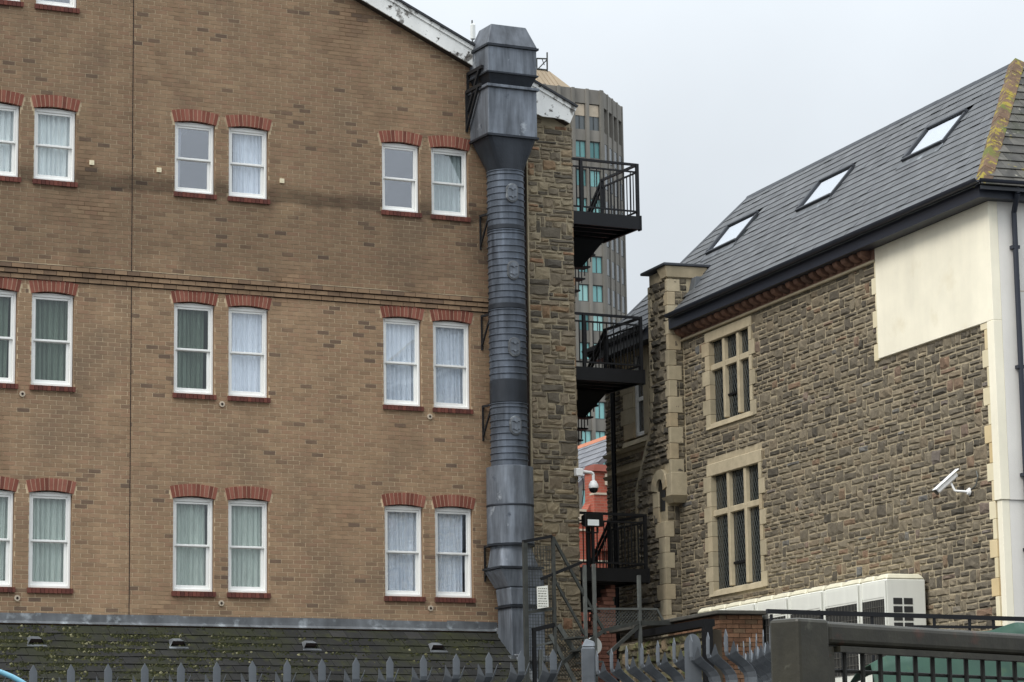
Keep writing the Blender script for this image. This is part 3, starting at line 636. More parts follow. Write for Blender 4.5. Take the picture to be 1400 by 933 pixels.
for zd in (12.80, 9.87, 6.17):
    m = MB(); m.box(U0, U1, V0+.06, V1, zd-.03, zd); pl = m.build('platform', 'black_steel', fe)
    m = MB(); m.box(U0, U1+.03, V0, V0+.05, zd-.24, zd+.005); m.box(U1-.02, U1+.03, V0+.05, V1, zd-.24, zd+.005); m.box(U0, U1, V1-.05, V1, zd-.24, zd-.03); m.box(U1+.03, U1+.06, V0-.01, V0+.1, zd-.26, zd+.02)
    m.build('edge_beam', 'black_steel', pl)
    for vv in (.5, .85, 1.2): MB().box(U0, U1-.02, vv, vv+.06, zd-.2, zd-.031).build('joist', 'black_steel', pl)
    baluster_panel((U0, V0+.03), (U1, V0+.03), zd, zd, fe, .135); baluster_panel((U1, V0+.06), (U1, V1), zd, zd, fe, .12)
    for uu, vv in ((U0+.24, V0+.03), (U1, V0+.03), (U1, V1)): MB().box(uu-.028, uu+.028, vv-.028, vv+.028, zd-.1, zd+1.02).build('post', 'black_steel', fe)
    # flight going down along the wall, away from the yard
    n = 13; rise, go = .195, .215; za = zd-.03
    for k in range(1, n+1):
        m = MB(); v = V1+go*(k-1); m.box(8.52, U1-.06, v-.02, v+go+.035, za-rise*k-.03, za-rise*k); m.box(8.48, 9.30, v-.02, v-.005, za-rise*k+.0, za-rise*k+rise*(.9 if k < 3 else .2)); m.build('tread', 'black_steel', fe)
    for uu in (8.44, 9.30):
        m = MB(); m.ext([(uu, V1-.02, za-.0), (uu, V1-.02, za-.24), (uu, V1+go*n, za-rise*n-.16), (uu, V1+go*n, za-rise*n+.02)], (.035, 0, 0)); m.build('stringer', 'black_steel', fe)
    m = MB(); e4 = 2; m.ext([(8.45, V1-.3, za-.2), (9.6, V1-.3, za-.2), (9.5, V1+go*e4, za-rise*e4-.20), (8.45, V1+go*e4, za-rise*e4-.20)], (0, 0, -.03)); m.build('flight_soffit', 'black_steel', fe)
    MB().box(U0, U1, V1+go*n, V1+go*n+1.1, za-rise*n-.2, za-rise*n).build('half_landing', 'black_steel', fe)
    m = MB(); P = Vector((U1, V1, zd)); Q = Vector((U1, V1+go*n, zd-rise*n))
    for h in (1.0, .86): m.bar(P+Vector((0, 0, h)), Q+Vector((0, 0, h)), .04, .04)
    sr = m.build('stair_handrail', 'black_steel', fe)
    for i in range(1, 22): a = P+(Q-P)*(i/22); MB().box(a.x-.008, a.x+.008, a.y-.008, a.y+.008, a.z-.05, a.z+.86).build('baluster', 'black_steel', sr)


# ================================================================== stone hall on the right (frame L: x along its long wall going away, y outwards)
ha = thing('stone_hall', 'dark rubble stone hall with slate roof and rendered corner on the right', 'building', 'L', (6, -1, 0))
UE = 15.48; ZE = 10.78; RP = R(49.7); SL = 2.35/cos(RP)
W1 = (8.455, 10.48, 8.595, 10.375); W2 = (8.20, 10.55, 5.565, 7.965)
RP0, RP1, RZ = -.10, 3.60, 8.825                        # rendered panel
SASH = (13.2, 14.5, 8.78, 10.6)
def hcuts(za, zb):
    o = []
    for a, b, c, d in (W1, W2):
        if zb > c and za < d: o.append((a, b))
    if zb > RZ: o.append((-1, RP1+.02))
    if zb > SASH[2] and za < SASH[3]: o.append((SASH[0], SASH[1]))
    if zb > 7.42: o.append((11.5, 12.5))
    elif za < 7.42: o.append((11.87, 13.3))
    for zz in (8.69, 8.26):
        if zb > zz-.01 and za < zz+.09: o.append((12.4, 15.5))
    o.append((-1, .20))
    return o
def hp(a, o_, z): return (a, o_, z)
core = MB(); us = sorted({0, UE, W1[0]+.1, W1[1]-.1, W2[0]+.1, W2[1]-.1, SASH[0]+.2, SASH[1]-.2}); zs = sorted({0, 10.7, W1[2]+.1, W1[3]-.1, W2[2]+.1, W2[3]-.1, SASH[2]+.1, SASH[3]-.1})
for i in range(len(us)-1):
    for j in range(len(zs)-1):
        um, zm = (us[i]+us[i+1])/2, (zs[j]+zs[j+1])/2
        if any(a+.1 < um < b-.1 and c+.1 < zm < d-.1 for a, b, c, d in (W1, W2)): continue
        if SASH[0]+.2 < um < SASH[1]-.2 and SASH[2]+.1 < zm < SASH[3]-.1: continue
        core.add([(us[i], 0, zs[j]), (us[i+1], 0, zs[j]), (us[i+1], 0, zs[j+1]), (us[i], 0, zs[j+1])], [(0, 3, 2, 1)])
core.add([(UE, 0, 0), (UE, -4.4, 0), (UE, -4.4, 10.7), (UE, 0, 10.7)], [(0, 1, 2, 3)])
core.add([(0, -4.4, 0), (UE, -4.4, 0), (UE, -4.4, 10.7), (0, -4.4, 10.7)], [(0, 1, 2, 3)])
core.build('wall', 'pennant_mortar', ha)
sl_ = []
for a0, a1, za, zb in rubble(.0, UE+.02, 4.0, 10.44, hcuts, .065, .125, .15, .50, .20):
    t = .12+rnd()*.44 if rnd() < .84 else (uni(.56, 1) if rnd() < .55 else uni(0, .12))
    sl_.append((d2('L', a0, 0, za)*(a1-a0)*(zb-za) if za > 4.4 else 0, stone(a0, a1, za, zb, hp, .031, .012, t, .15)))
pieces('stone', sl_, 'pennant', ha)
# rendered corner: panel on the long wall, pier strip and the side wall
m = MB(); m.ext([(RP0, .05, RZ), (RP1, .05, RZ), (RP1, .05, 10.62), (RP0, .05, 10.62)], (0, -.15, 0)); m.build('render_panel', 'cream_render', ha, bevel=.006)
m = MB(); m.box(RP0, .095, -.1, .05, 6.16, RZ-.001); m.build('corner_strip', 'cream_render', ha, bevel=.006)
m = MB(); m.box(RP0+.02, .06, -.1, .028, 0, 6.155); m.build('corner_strip', 'cream_render', ha, bevel=.006)
MB().box(RP0-.001, 0, -4.4, -.1, 6.16, 10.62).build('side_render', 'white_render', ha)
MB().box(RP0+.02, 0, -4.4, -.1, 0, 6.155).build('side_render', 'white_render', ha)
MB().box(RP0-.004, RP0+.02, -4.4, -.34, 9.27, 9.285).build('render_bead', 'pale_stone', ha)
z = 3.9; i = 0                                        # toothed painted quoins
while z < RZ-.02:
    h = .265 if i % 2 else .30; h = min(h, RZ-z); e = .30 if i % 2 else .19
    MB().box(.097, e+uni(-.02, .02), -.02, .038+rnd()*.006, z+.002, z+h-.002, rnd()).build('quoin', 'cream_quoin', ha, bevel=.006); z += h; i += 1
z = RZ-.02; i = 0
while z < 10.42:
    h = min(.27, 10.43-z); e = .17 if i % 2 == 0 else .06
    MB().box(RP1+.003, RP1+e, -.02, .04, z+.002, z+h-.002, rnd()).build('quoin', 'cream_quoin', ha, bevel=.006); z += h; i += 1
# mullioned windows
def mullioned(Wd, zt, rows, trans):
    a0, a1, c0, c1 = Wd
    ia0, ia1 = a0+.13, a1-.23 if False else a1-.22; ia0 = a0+.11; iz0, iz1 = c0+.14, zt
    ia1 = a1-.19; mw_ = 0
    win = MB().box(a0, a1, -.05, .035, iz1, c1, .6).build('window', 'bathstone', ha, bevel=.012)
    MB().hexa([(a0, -.05, c0), (a1, -.05, c0), (a1, .05, c0), (a0, .05, c0)], [(a0, -.1, iz0), (a1, -.1, iz0), (a1, .03, iz0-.05), (a0, .03, iz0-.05)], .5).build('sill', 'bathstone', win)
    z = c0; i = 0
    while z < iz1-.02:
        h = min(.27, iz1-z)
        if iz1-z-h < .08: h = iz1-z
        e = .0 if i % 2 else .13
        MB().box(a0-e, ia0, -.12, .036+rnd()*.005, z+.002, z+h-.002, rnd()).build('jamb_stone', 'bathstone', win, bevel=.006)
        MB().box(ia1, a1+(.13-e if e == 0 else 0)+.0, -.12, .036+rnd()*.005, z+.002, z+h-.002, rnd()).build('jamb_stone', 'bathstone', win, bevel=.006); z += h; i += 1
    mw = .13; lw = (ia1-ia0-2*mw)/3
    for k in (0, 1):
        x = ia0+lw*(k+1)+mw*k
        MB().hexa([(x, -.12, iz0), (x+mw, -.12, iz0), (x+mw-.02, .0, iz0), (x+.02, .0, iz0)], [(x, -.12, iz1), (x+mw, -.12, iz1), (x+mw-.02, .0, iz1), (x+.02, .0, iz1)], .6).build('mullion', 'bathstone', win, bevel=.01)
    for k in range(3):
        x = ia0+(lw+mw)*k
        MB().box(x, x+lw, -.12, -.004, trans-.055, trans+.055, .65).build('transom', 'bathstone', win, bevel=.01)
        for zz0, zz1 in ((trans+.055, iz1), (iz0, trans-.055)):
            MB().box(x-.01, x+lw+.01, -.085, -.075, zz0-.01, zz1+.01).build('leaded_pane', 'leaded_glass', win)
    x = ia0+(lw+mw)
    MB().box(x, x+lw, -.074, -.045, iz0+.38, iz0+.42).build('casement_rail', 'black_steel', win)
    return win
mullioned(W1, 10.19, 2, 9.715); mullioned(W2, 7.74, 2, 7.06)
# wing sash window with wide stone surround
a0, a1, c0, c1 = SASH; win = MB().box(a0, 13.46, -.2, .03, c0+.14, 10.58, .5).build('window', 'bathstone', ha, bevel=.01)
z = c0+.14; i = 0
while z < 10.55:
    h = min(.3, 10.58-z); MB().box(13.99, a1+(.14 if i % 2 else 0), -.2, .03, z+.002, z+h-.002, rnd()).build('jamb_stone', 'bathstone', win, bevel=.006); z += h; i += 1
MB().hexa([(a0, -.2, c0), (a1, -.2, c0), (a1, .07, c0), (a0, .07, c0)], [(a0, -.25, c0+.16), (a1, -.25, c0+.16), (a1, .03, c0+.10), (a0, .03, c0+.10)], .5).build('sill', 'bathstone', win)
def ringL(m, a0, a1, z0, z1, w, y0, y1): m.box(a0, a0+w, y0, y1, z0, z1); m.box(a1-w, a1, y0, y1, z0, z1); m.box(a0+w, a1-w, y0, y1, z0, z0+w); m.box(a0+w, a1-w, y0, y1, z1-w, z1); return m
ringL(MB(), 13.462, 13.988, c0+.16, 10.58, .07, -.10, -.02).build('sash', 'white_upvc', win); MB().box(13.532, 13.918, -.095, -.03, 9.62, 9.69).build('meeting_rail', 'white_upvc', win)
MB().box(13.5, 13.95, -.08, -.07, c0+.2, 10.55).build('pane', 'leaded_glass', win); MB().box(13.4, 14.0, -.5, -.45, c0, 10.6).build('interior', 'room', win)
# string courses of the wing
for zz in (8.69, 8.26):
    MB().hexa([(12.5, -.02, zz), (UE+.02, -.02, zz), (UE+.02, .05, zz), (12.5, .05, zz)], [(12.5, -.02, zz+.08), (UE+.02, -.02, zz+.08), (UE+.02, .09, zz+.06), (12.5, .09, zz+.06)], .3).build('string_course', 'bathstone', ha)
# corbelled chimney breast
VP = .295
m = MB(); m.box(11.54, 12.44, -.6, VP-.02, 7.62, 11.80); m.ext([(11.90, VP-.02, 0), (13.28, VP-.02, 0), (13.28, VP-.02, 7.8), (12.47, VP-.02, 8.98), (12.47, VP-.02, 9.2), (11.90, VP-.02, 9.2)], (0, -.3, 0))
cb = m.build('chimney_breast', 'pennant_mortar', ha)
sl_ = []
def ccut(za, zb):
    o = []; zm = (za+zb)/2
    if zm > 8.98: o += [(12.40, 20)]
    elif zm > 7.8: o += [(12.40+(8.98-zm)*.70, 20)]
    if zm < 7.45: o += [(0, 11.97)]
    if zm > 7.45: o += [(0, 11.62)]
    if 7.3 < zm < 8.1: o += [(11.6, 12.42)]
    elif zm <= 7.3: o += [(11.6, 12.2)]
    return o
for a0, a1, za, zb in rubble(11.5, 13.2, 4.6, 11.62, ccut, .09, .16, .2, .5, .15):
    sl_.append((1, stone(a0, a1, za, zb, lambda a, o_, zz: (a, VP-.02+o_, zz), .06, .010, rnd()*.5)))
for a0, a1, za, zb in rubble(-.1, VP-.1, 7.7, 11.62, lambda a, b: [(-.2, .0)] if a < 10.6 else [], .1, .16, .12, .3, .1):
    sl_.append((1, stone(a0, a1, za, zb, lambda a, o_, zz: (11.54-o_, a, zz), .03, .01, rnd()*.5)))
pieces('stone', sl_, 'pennant', ha)
sl_ = []
for a0, a1, za, zb in rubble(-.02, VP-.05, 4.4, 7.40, lambda a, b: [], .1, .16, .12, .3, .1):
    sl_.append((1, stone(a0, a1, za, zb, lambda a, o_, zz: (11.895-o_*.6, a, zz), .03, .01, rnd()*.5)))
pieces('stone', sl_, 'pennant', cb)
z = 7.62; i = 0
while z < 11.5:                                       # quoins on both edges of the breast
    h = uni(.24, .31); ey = .10 if i % 2 else .20; ex = .19 if i % 2 else .09
    MB().box(11.515, 11.515+ey, VP-ex-.06, VP+.012+rnd()*.008, z+.003, z+h-.003, rnd()).build('quoin', 'bathstone', cb, bevel=.008)
    if z > 8.95: MB().box(12.46-(.09 if i % 2 else .17), 12.465, VP-.2, VP+.012, z+.003, z+h-.003, rnd()).build('quoin', 'bathstone', cb, bevel=.008)
    z += h; i += 1
n = 6
for i in range(n):                                    # raked offset stones, then plumb
    f0, f1 = i/n, (i+1)/n; z0, z1 = 8.98-1.18*f0, 8.98-1.18*f1; x0, x1 = 12.46+.84*f0, 12.46+.84*f1; e = .1 if i % 2 else .17
    MB().ext([(x0, VP-.1, z0), (x1, VP-.1, z1), (x1-e, VP-.1, z1), (x0-e, VP-.1, z0)], (0, .115, 0), rnd()).build('quoin', 'bathstone', cb)
z = 7.79; i = 0
while z > 4.4: MB().box(13.30-(.08 if i % 2 else .15), 13.305, VP-.2, VP+.012, z-.297, z-.003, rnd()).build('quoin', 'bathstone', cb, bevel=.006); z -= .3; i += 1
# corbel foot and the pointed niche below it
MB().hexa([(11.60, -.05, 7.40), (11.95, -.05, 7.40), (11.95, VP-.06, 7.40), (11.60, VP-.06, 7.40)], [(11.505, -.05, 7.52), (12.0, -.05, 7.52), (12.0, VP+.02, 7.52), (11.505, VP+.02, 7.52)], .4).build('corbel_foot', 'bathstone', cb)
MB().box(11.505, 11.78, -.05, VP+.02, 7.522, 7.95, .5).build('corbel_block', 'bathstone', cb, bevel=.008)
def parch(r, e=0): 
    P = []; cx = 12.03
    for i in range(9): t = i/8; P.append((cx+r*cos(t*pi/2*.92)*1.0, 7.72+r*1.25*sin(t*pi/2*.95)))
    return P
oL = [(12.03+.42*cos(t*pi/16)**.9, 7.70+.36*sin(t*pi/16)) for t in range(9)]
iL = [(12.03+.20*cos(t*pi/16)**.9, 7.66+.22*sin(t*pi/16)) for t in range(9)]
oR = [(12.03-.30*cos(t*pi/16)**.9, 7.70+.36*sin(t*pi/16)) for t in range(8, -1, -1)]; iR = [(12.03-.14*cos(t*pi/16)**.9, 7.66+.22*sin(t*pi/16)) for t in range(8, -1, -1)]
outer = oL+oR[1:]; inner = iL+iR[1:]
for i in range(0, len(outer)-1, 2):
    j = min(i+2, len(outer)-1); Q = [outer[i], outer[i+1] if i+1 < len(outer) else outer[i], outer[j], inner[j], inner[i+1], inner[i]]
    MB().ext([(p[0], VP-.06, p[1]) for p in Q], (0, .10, 0), rnd()).build('arch_stone', 'bathstone', cb)
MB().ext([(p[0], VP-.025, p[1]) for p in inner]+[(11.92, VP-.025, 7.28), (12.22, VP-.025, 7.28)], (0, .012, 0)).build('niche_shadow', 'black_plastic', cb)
z = 7.66; i = 0
while z > 4.4:
    h = .29; MB().box(11.87, 12.02+(.16 if i % 2 else .30), VP-(.08 if i % 2 else .17), VP+.014+rnd()*.006, z-h+.003, z-.003, rnd()).build('quoin', 'bathstone', cb, bevel=.006) if z < 7.3 else MB().box(12.16, 12.44, VP-.2, VP+.014, z-h+.003, z-.003, rnd()).build('quoin', 'bathstone', cb, bevel=.006); z -= h; i += 1
# chimney cap
MB().hexa([(11.50, -.5, 11.62), (11.78, -.5, 11.62), (11.78, VP+.02, 11.62), (11.50, VP+.02, 11.62)], [(11.46, -.5, 11.83), (11.9, -.5, 11.83), (11.9, VP+.06, 11.83), (11.46, VP+.06, 11.83)], .8).build('cap_stone', 'bathstone', cb, bevel=.01)
MB().box(11.43, 12.60, -.62, VP+.10, 11.832, 11.885).build('cap_slab', 'ridge_tile', cb, bevel=.01)
MB().hexa([(11.2, -.55, 10.95), (11.52, -.55, 10.95), (11.52, .05, 10.6), (11.2, .05, 10.6)], [(11.3, -.6, 11.62), (11.53, -.6, 11.62), (11.53, -.2, 11.62), (11.3, -.2, 11.62)], .5).build('roof_flashing', 'lead', cb)
# eaves
MB().box(-.30, 11.50, .05, .30, 10.62, 10.85).build('fascia', 'navy_fascia', ha); MB().box(12.5, UE+.1, .05, .30, 10.62, 10.85).build('fascia', 'navy_fascia', ha)
MB().box(-.30, -.10, -4.4, .049, 10.62, 10.85).build('fascia', 'navy_fascia', ha)
def gutter(p, q, name='gutter'):
    m = MB(); P = Vector(p); Q = Vector(q); d = (Q-P).normalized(); a = d.cross(Vector((0, 0, 1))); V = []
    for c0 in (P, Q):
        for rr in (.068, .06):
            for i in range(9): t = pi*i/8; V.append(c0+a*cos(t)*rr+Vector((0, 0, -1))*sin(t)*rr)
    F = []
    for i in range(8): F += [(i, i+1, 18+i+1, 18+i), (9+i+1, 9+i, 27+i, 27+i+1)]
    F += [(0, 18, 27, 9), (8, 17, 35, 26)]
    m.add(V, F); return m.build(name, 'navy_fascia', ha, smooth=True)
gutter((-.42, .372, 10.875), (11.38, .372, 10.875)); gutter((12.62, .372, 10.875), (UE+.15, .372, 10.875)); gutter((-.372, -4.4, 10.875), (-.372, .36, 10.875))
MB().box(3.62, 11.6, .0, .07, 10.40, 10.445, .3).build('corbel_string', 'bathstone', ha, bevel=.008)
MB().box(3.62, 11.6, -.01, .03, 10.446, 10.62, .3).build('corbel_course', 'corbel', ha)
x = 3.78
while x < 11.5:
    m = MB(); prof = [(.03, 10.62), (.19, 10.62), (.20, 10.585), (.17, 10.535), (.10, 10.50), (.03, 10.48)]
    m.ext([(x, p[0], p[1]) for p in prof], (.16, 0, 0), rnd()); m.build('corbel', 'corbel', ha, bevel=.008); x += .302
# roof
def roofpt(u, s, h=0): return (u, .35-s*cos(RP)+h*sin(RP), ZE+s*sin(RP)+h*cos(RP))
HR = (2.87/SL); HL = (2.78/SL)
umin = lambda s: -.43+HR*s; umax = lambda s: 15.52-HL*s
SKY = [(2.88, 4.25), (6.93, 8.30), (10.93, 12.30)]; SS = (1.90, 2.68)
m = MB(); P = [(umin(.16), .16), (umax(.16), .16), (umax(SL), SL), (umin(SL), SL)]; m.ext([roofpt(a, b, -.03) for a, b in P], (0, 0, -.08)); m.build('roof_deck', 'roof_dark', ha)
def slate(poly, pt, t, lo=.018, hi=.004, s0=0, s1=1, th=.009):
    m = MB(); n = len(poly); f = lambda p: lo+(hi-lo)*min(1, max(0, (p[1]-s0)/(s1-s0)))
    m.add([pt(p[0], p[1], f(p)) for p in poly]+[pt(p[0], p[1], f(p)-th) for p in poly], [tuple(range(n))]+[((i+1) % n, i, n+i, n+(i+1) % n) for i in range(n)], t); return m
sl_ = []; gau, tw = .2015, .30; k = 0
while k*gau < SL-.02:
    s0 = k*gau; x = -.6-(k % 2)*tw/2
    while x < 15.6:
        a, b = x+.001, x+tw-.001; x += tw; e = uni(-.004, .003); lift = uni(0, .003) if rnd() < .9 else .008
        poly = [(a, s0+e), (b, s0+e), (b, min(SL, s0+gau+.03)), (a, min(SL, s0+gau+.03))]
        poly = clip(clip(poly, lambda p: p[0]-umin(p[1])), lambda p: umax(p[1])-p[0])
        if len(poly) < 3 or any(c0-.02 < (a+b)/2 < c1+.02 and SS[0]-.05 < s0+gau/2 < SS[1]+.05 for c0, c1 in SKY): continue
        if 11.55 < (a+b)/2 < 12.5 and s0 < .9: continue
        sl_.append((d2('L', a, 0, 11)*(1 if b-a > .25 else .5), slate(poly, roofpt, rnd(), .016+lift, .004, s0, s0+gau)))
    k += 1
pieces('slate', sl_, 'slate', ha)
# hip end slope
EL = 4.70; hs = sqrt(2.87**2+(13.54-ZE)**2); hsl = atan2(13.54-ZE, 2.87)
def hippt(v, s, h=0): return (-.43+s*cos(hsl)-h*sin(hsl), v, ZE+s*sin(hsl)+h*cos(hsl))
m = MB(); m.ext([hippt(.35, 0, -.02), hippt(-4.35, 0, -.02), hippt(-2.0, hs, -.02)], (0, 0, -.05)); m.build('hip_deck', 'roof_dark', ha)
sl_ = []; k = 0
while k*.25 < hs-.02:
    s0 = k*.25; x = -4.5-(k % 2)*.15
    while x < .5:
        a, b = x+.003, x+.297; x += .3
        poly = clip(clip([(a, s0), (b, s0), (b, min(hs, s0+.28)), (a, min(hs, s0+.28))], lambda p: (.35-2.35*p[1]/hs)-p[0]), lambda p: p[0]-(-4.35+2.35*p[1]/hs))
        if len(poly) > 2: sl_.append((a, slate([(p[0], p[1]) for p in poly][::-1], hippt, rnd(), .024, .004, s0, s0+.25, .014)))
    k += 1
pieces('slate', sl_, 'lichen_slate', ha, 120)
# far hip and ridge/hip tiles
m = MB(); m.ext([roofpt(15.52, 0, 0), (15.52, -4.35, ZE), roofpt(12.74, SL, 0)], (0, 0, -.05)); m.build('far_hip', 'roof_dark', ha)
m = MB(); m.add([roofpt(umin(SL), SL, -.02), roofpt(umax(SL), SL, -.02), (15.52, -4.35, ZE), (-.43, -4.35, ZE)], [(0, 1, 2, 3)]); m.build('rear_slope', 'roof_dark', ha)
def captile(p, q, n, name, mat, wd=.15, dp=.08, na=None, nb=None):
    P, Q = Vector(p), Vector(q); d = (Q-P).normalized(); na = Vector(na); nb = Vector(nb)
    for i in range(n):
        a = P+(Q-P)*(i/n); b = P+(Q-P)*((i+1)/n+.01); lift = Vector((0, 0, .02+(.010*(i % 2) if mat == 'lichen_tile' else 0)+uni(0, .004)))
        m = MB(); s0, s1 = a+lift, b+lift; th = Vector((0, 0, -.022))
        V = [s0+na*wd, s0+Vector((0, 0, dp*.35)), s0+nb*wd, s1+na*wd, s1+Vector((0, 0, dp*.35)), s1+nb*wd]; V += [v+th for v in V]
        m.add(V, [(0, 3, 4, 1), (1, 4, 5, 2), (0, 1, 7, 6), (1, 2, 8, 7), (3, 9, 10, 4), (4, 10, 11, 5), (0, 6, 9, 3), (2, 5, 11, 8)], rnd()); m.build(name, mat, ha, bevel=.004)
HPa, HPb = Vector(roofpt(umin(0), 0, .0)), Vector(roofpt(umin(SL), SL, .0)); hd = (HPb-HPa).normalized()
n1 = Vector((0, sin(RP), cos(RP))); n2 = Vector((-sin(hsl), 0, cos(hsl)))
ta = n1.cross(hd).normalized(); ta = ta if ta.x > 0 else -ta; tb = n2.cross(hd).normalized(); tb = tb if tb.y < 0 else -tb
captile(HPa+hd*.10, HPb+hd*.05, 10, 'hip_tile', 'lichen_tile', .16, .06, ta, tb)
captile(roofpt(umin(SL), SL), roofpt(umax(SL), SL), 24, 'ridge_tile', 'ridge_tile', .085, .05, Vector((0, cos(RP), -sin(RP))), Vector((0, -cos(RP), -sin(RP))))
HPc, HPd = Vector(roofpt(umax(SL), SL)), Vector(roofpt(15.52, 0)); hd2 = (HPd-HPc).normalized(); t3 = n1.cross(hd2).normalized(); t3 = t3 if t3.x < 0 else -t3
captile(HPc, HPd, 10, 'hip_tile', 'ridge_tile', .11, .05, t3, Vector((0, -.9, -.4)))
# roof lights
for a, b in SKY:
    m = MB(); F = lambda u0, u1, s0, s1, h0, h1: m.ext([roofpt(u0, s0, h0), roofpt(u1, s0, h0), roofpt(u1, s1, h0), roofpt(u0, s1, h0)], tuple((h1-h0)*k_ for k_ in (0, sin(RP), cos(RP))))
    s0, s1 = SS; F(a, b, s0, s0+.05, .0, .08); F(a, b, s1-.06, s1, .0, .09); F(a, a+.05, s0+.05, s1-.06, 0, .06); F(b-.10, b, s0+.05, s1-.06, 0, .09)
    r = m.build('roof_light', 'lead' if False else 'ridge_tile', ha, bevel=.008)
    m = MB(); m.ext([roofpt(a+.05, s0+.05, .045), roofpt(b-.06, s0+.05, .045), roofpt(b-.06, s1-.06, .045), roofpt(a+.05, s1-.06, .045)], tuple(.012*k_ for k_ in (0, sin(RP), cos(RP)))); m.build('pane', 'skylight_glass' if 'skylight_glass' in MATS else 'glass_sky', r) if 'glass_sky' in MATS else m.build('pane', (glassmat('glass_sky', (.5, .54, .55), .36) and 'glass_sky'), r)
    m = MB(); m.ext([roofpt(a-.05, s0-.16, .026), roofpt(b+.05, s0-.16, .026), roofpt(b+.05, s0-.002, .03), roofpt(a-.05, s0-.002, .03)], (0, 0, -.02)); m.build('apron', 'lead', r)
    m = MB(); m.ext([roofpt(a+.08, s0+.06, -.02), roofpt(b-.06, s0+.06, -.02), roofpt(b-.06, s1-.07, -.02), roofpt(a+.08, s1-.07, -.02)], (0, 0, -.01)); m.build('blind', 'curtain_grey', r)
# downpipes
m = MB(); m.path([(-.37, -.30, 10.87), (-.37, -.30, 10.70), (-.17, -.34, 10.45), (-.17, -.34, 0)], .042, 12); dp = m.build('downpipe', 'navy_fascia', ha, smooth=True)
for zz in (9.9, 8.1, 6.5, 5.4): MB().box(-.20, -.09, -.40, -.28, zz, zz+.05).build('pipe_bracket', 'navy_fascia', dp)
MB().path([(14.86, .30, 10.85), (14.86, .10, 10.5), (14.86, .10, 0)], .05, 10).build('downpipe', 'black_steel', ha, smooth=True)

# ================================================================== condensers along the hall
def ac(u0, u1, label):
    t = thing('condenser_unit', label, 'air conditioner', 'L', ((u0+u1)/2, .4, 3.5), 'white condensers along the stone wall')
    v0, v1, z0, z1 = .08, .75, 3.6, 5.19
    MB().box(u0+.03, u1-.03, v0, v1, z0, z1).build('casing', 'ac_white', t, bevel=.015)
    for k in (0, 1):
        a, b = (u0+.02, (u0+u1)/2-.03) if k == 0 else ((u0+u1)/2+.03, u1-.02)
        MB().hexa([(a, v0, z1+.001), (b, v0, z1+.001), (b, v1, z1+.001), (a, v1, z1+.001)], [(a+.06, v0+.06, z1+.085), (b-.06, v0+.06, z1+.085), (b-.06, v1-.05, z1+.085), (a+.06, v1-.05, z1+.085)]).build('fan_lid', 'ac_lid', t, bevel=.02)
    g0, g1 = u0+.075, u1-.075; gt = z1-.30
    gq = MB().box(g0, g1, v1-.04, v1+.004, z0+.2, gt).build('coil_grille', 'ac_fin', t)
    m = MB(); x = g0
    while x <= g1+.001: m.box(x-.004, x+.004, v1+.004, v1+.012, z0+.2, gt); x += (g1-g0)/10
    zz = z0+.2
    while zz < gt: m.box(g0, g1, v1+.005, v1+.013, zz-.004, zz+.004); zz += .14
    m.build('guard_wires', 'ac_wire', gq)
    for s in (u0+.05, u1-.05): MB().box(s-.018, s+.018, v1, v1+.025, z0+.05, z1-.02).build('corner_post', 'ac_white', t, bevel=.004)
    MB().box(u0+.05, u1-.05, v1+.001, v1+.006, gt+.03, z1-.05).build('top_panel', 'ac_white', t)
    return t
EDG = [2.225, 3.15, 4.44, 5.74, 7.03, 8.30, 9.55]
LB = ['nearest white condenser with a louvred end panel', 'second white condenser from the louvred end', 'third white condenser from the louvred end', 'fourth white condenser from the louvred end, behind the gate post', 'white condenser rising above the brick parapet, fifth from the end', 'farthest white condenser beside the stone wall behind the parapet']
for i in range(6):
    t = ac(EDG[i]+.012, EDG[i+1]-.012, LB[i])
    if i == 0:
        u = EDG[0]+.042
        for r_ in range(6):
            for c_ in range(2):
                v = .64-.18*c_; zz = 4.90-.125*r_
                MB().box(u-.006, u+.004, v-.15, v, zz-.095, zz).build('louvre_opening', 'ac_dark', t)
sb = MB(); sb.box(1.9, 11.4, .02, 1.58, 0, 3.5); sb.build('plant_roof', 'coping', thing('plant_podium', 'flat roofed podium carrying the white condensers', 'outbuilding', 'L', (6, .8, 0)))

# brick parapet block in front of the condensers
bp = thing('brick_parapet', 'old brown brick parapet block with dark coping below the hall windows', 'wall', 'L', (6.6, 1.2, 0))
MB().box(6.64, 8.8, .82, 1.58, 0, 4.95).build('core', 'old_mortar', bp)
c = MB(); c.box(6.50, 11.3, .78, 1.70, 4.955, 5.02); c.build('coping', 'coping', bp, bevel=.01)
bl = []
for k in range(20):
    za = 4.88-.075*k; off = (k % 2)*.1125
    x = .80+off-.225
    while x < 1.6:
        p, q = max(.82, x+.005), min(1.60, x+.22); x += .225
        if q-p > .04: bl.append((20-k, MB().box(6.62-rnd()*.006, 6.66, p, q, za, za+.065, rnd())))
    x = 6.63+off-.225
    while x < 8.8:
        p, q = max(6.63, x+.005), min(8.8, x+.22); x += .225
        if q-p > .04: bl.append((10-k, MB().box(p, q, 1.55, 1.602+rnd()*.006, za, za+.065, rnd())))
pieces('brick', bl, 'old_brick', bp)
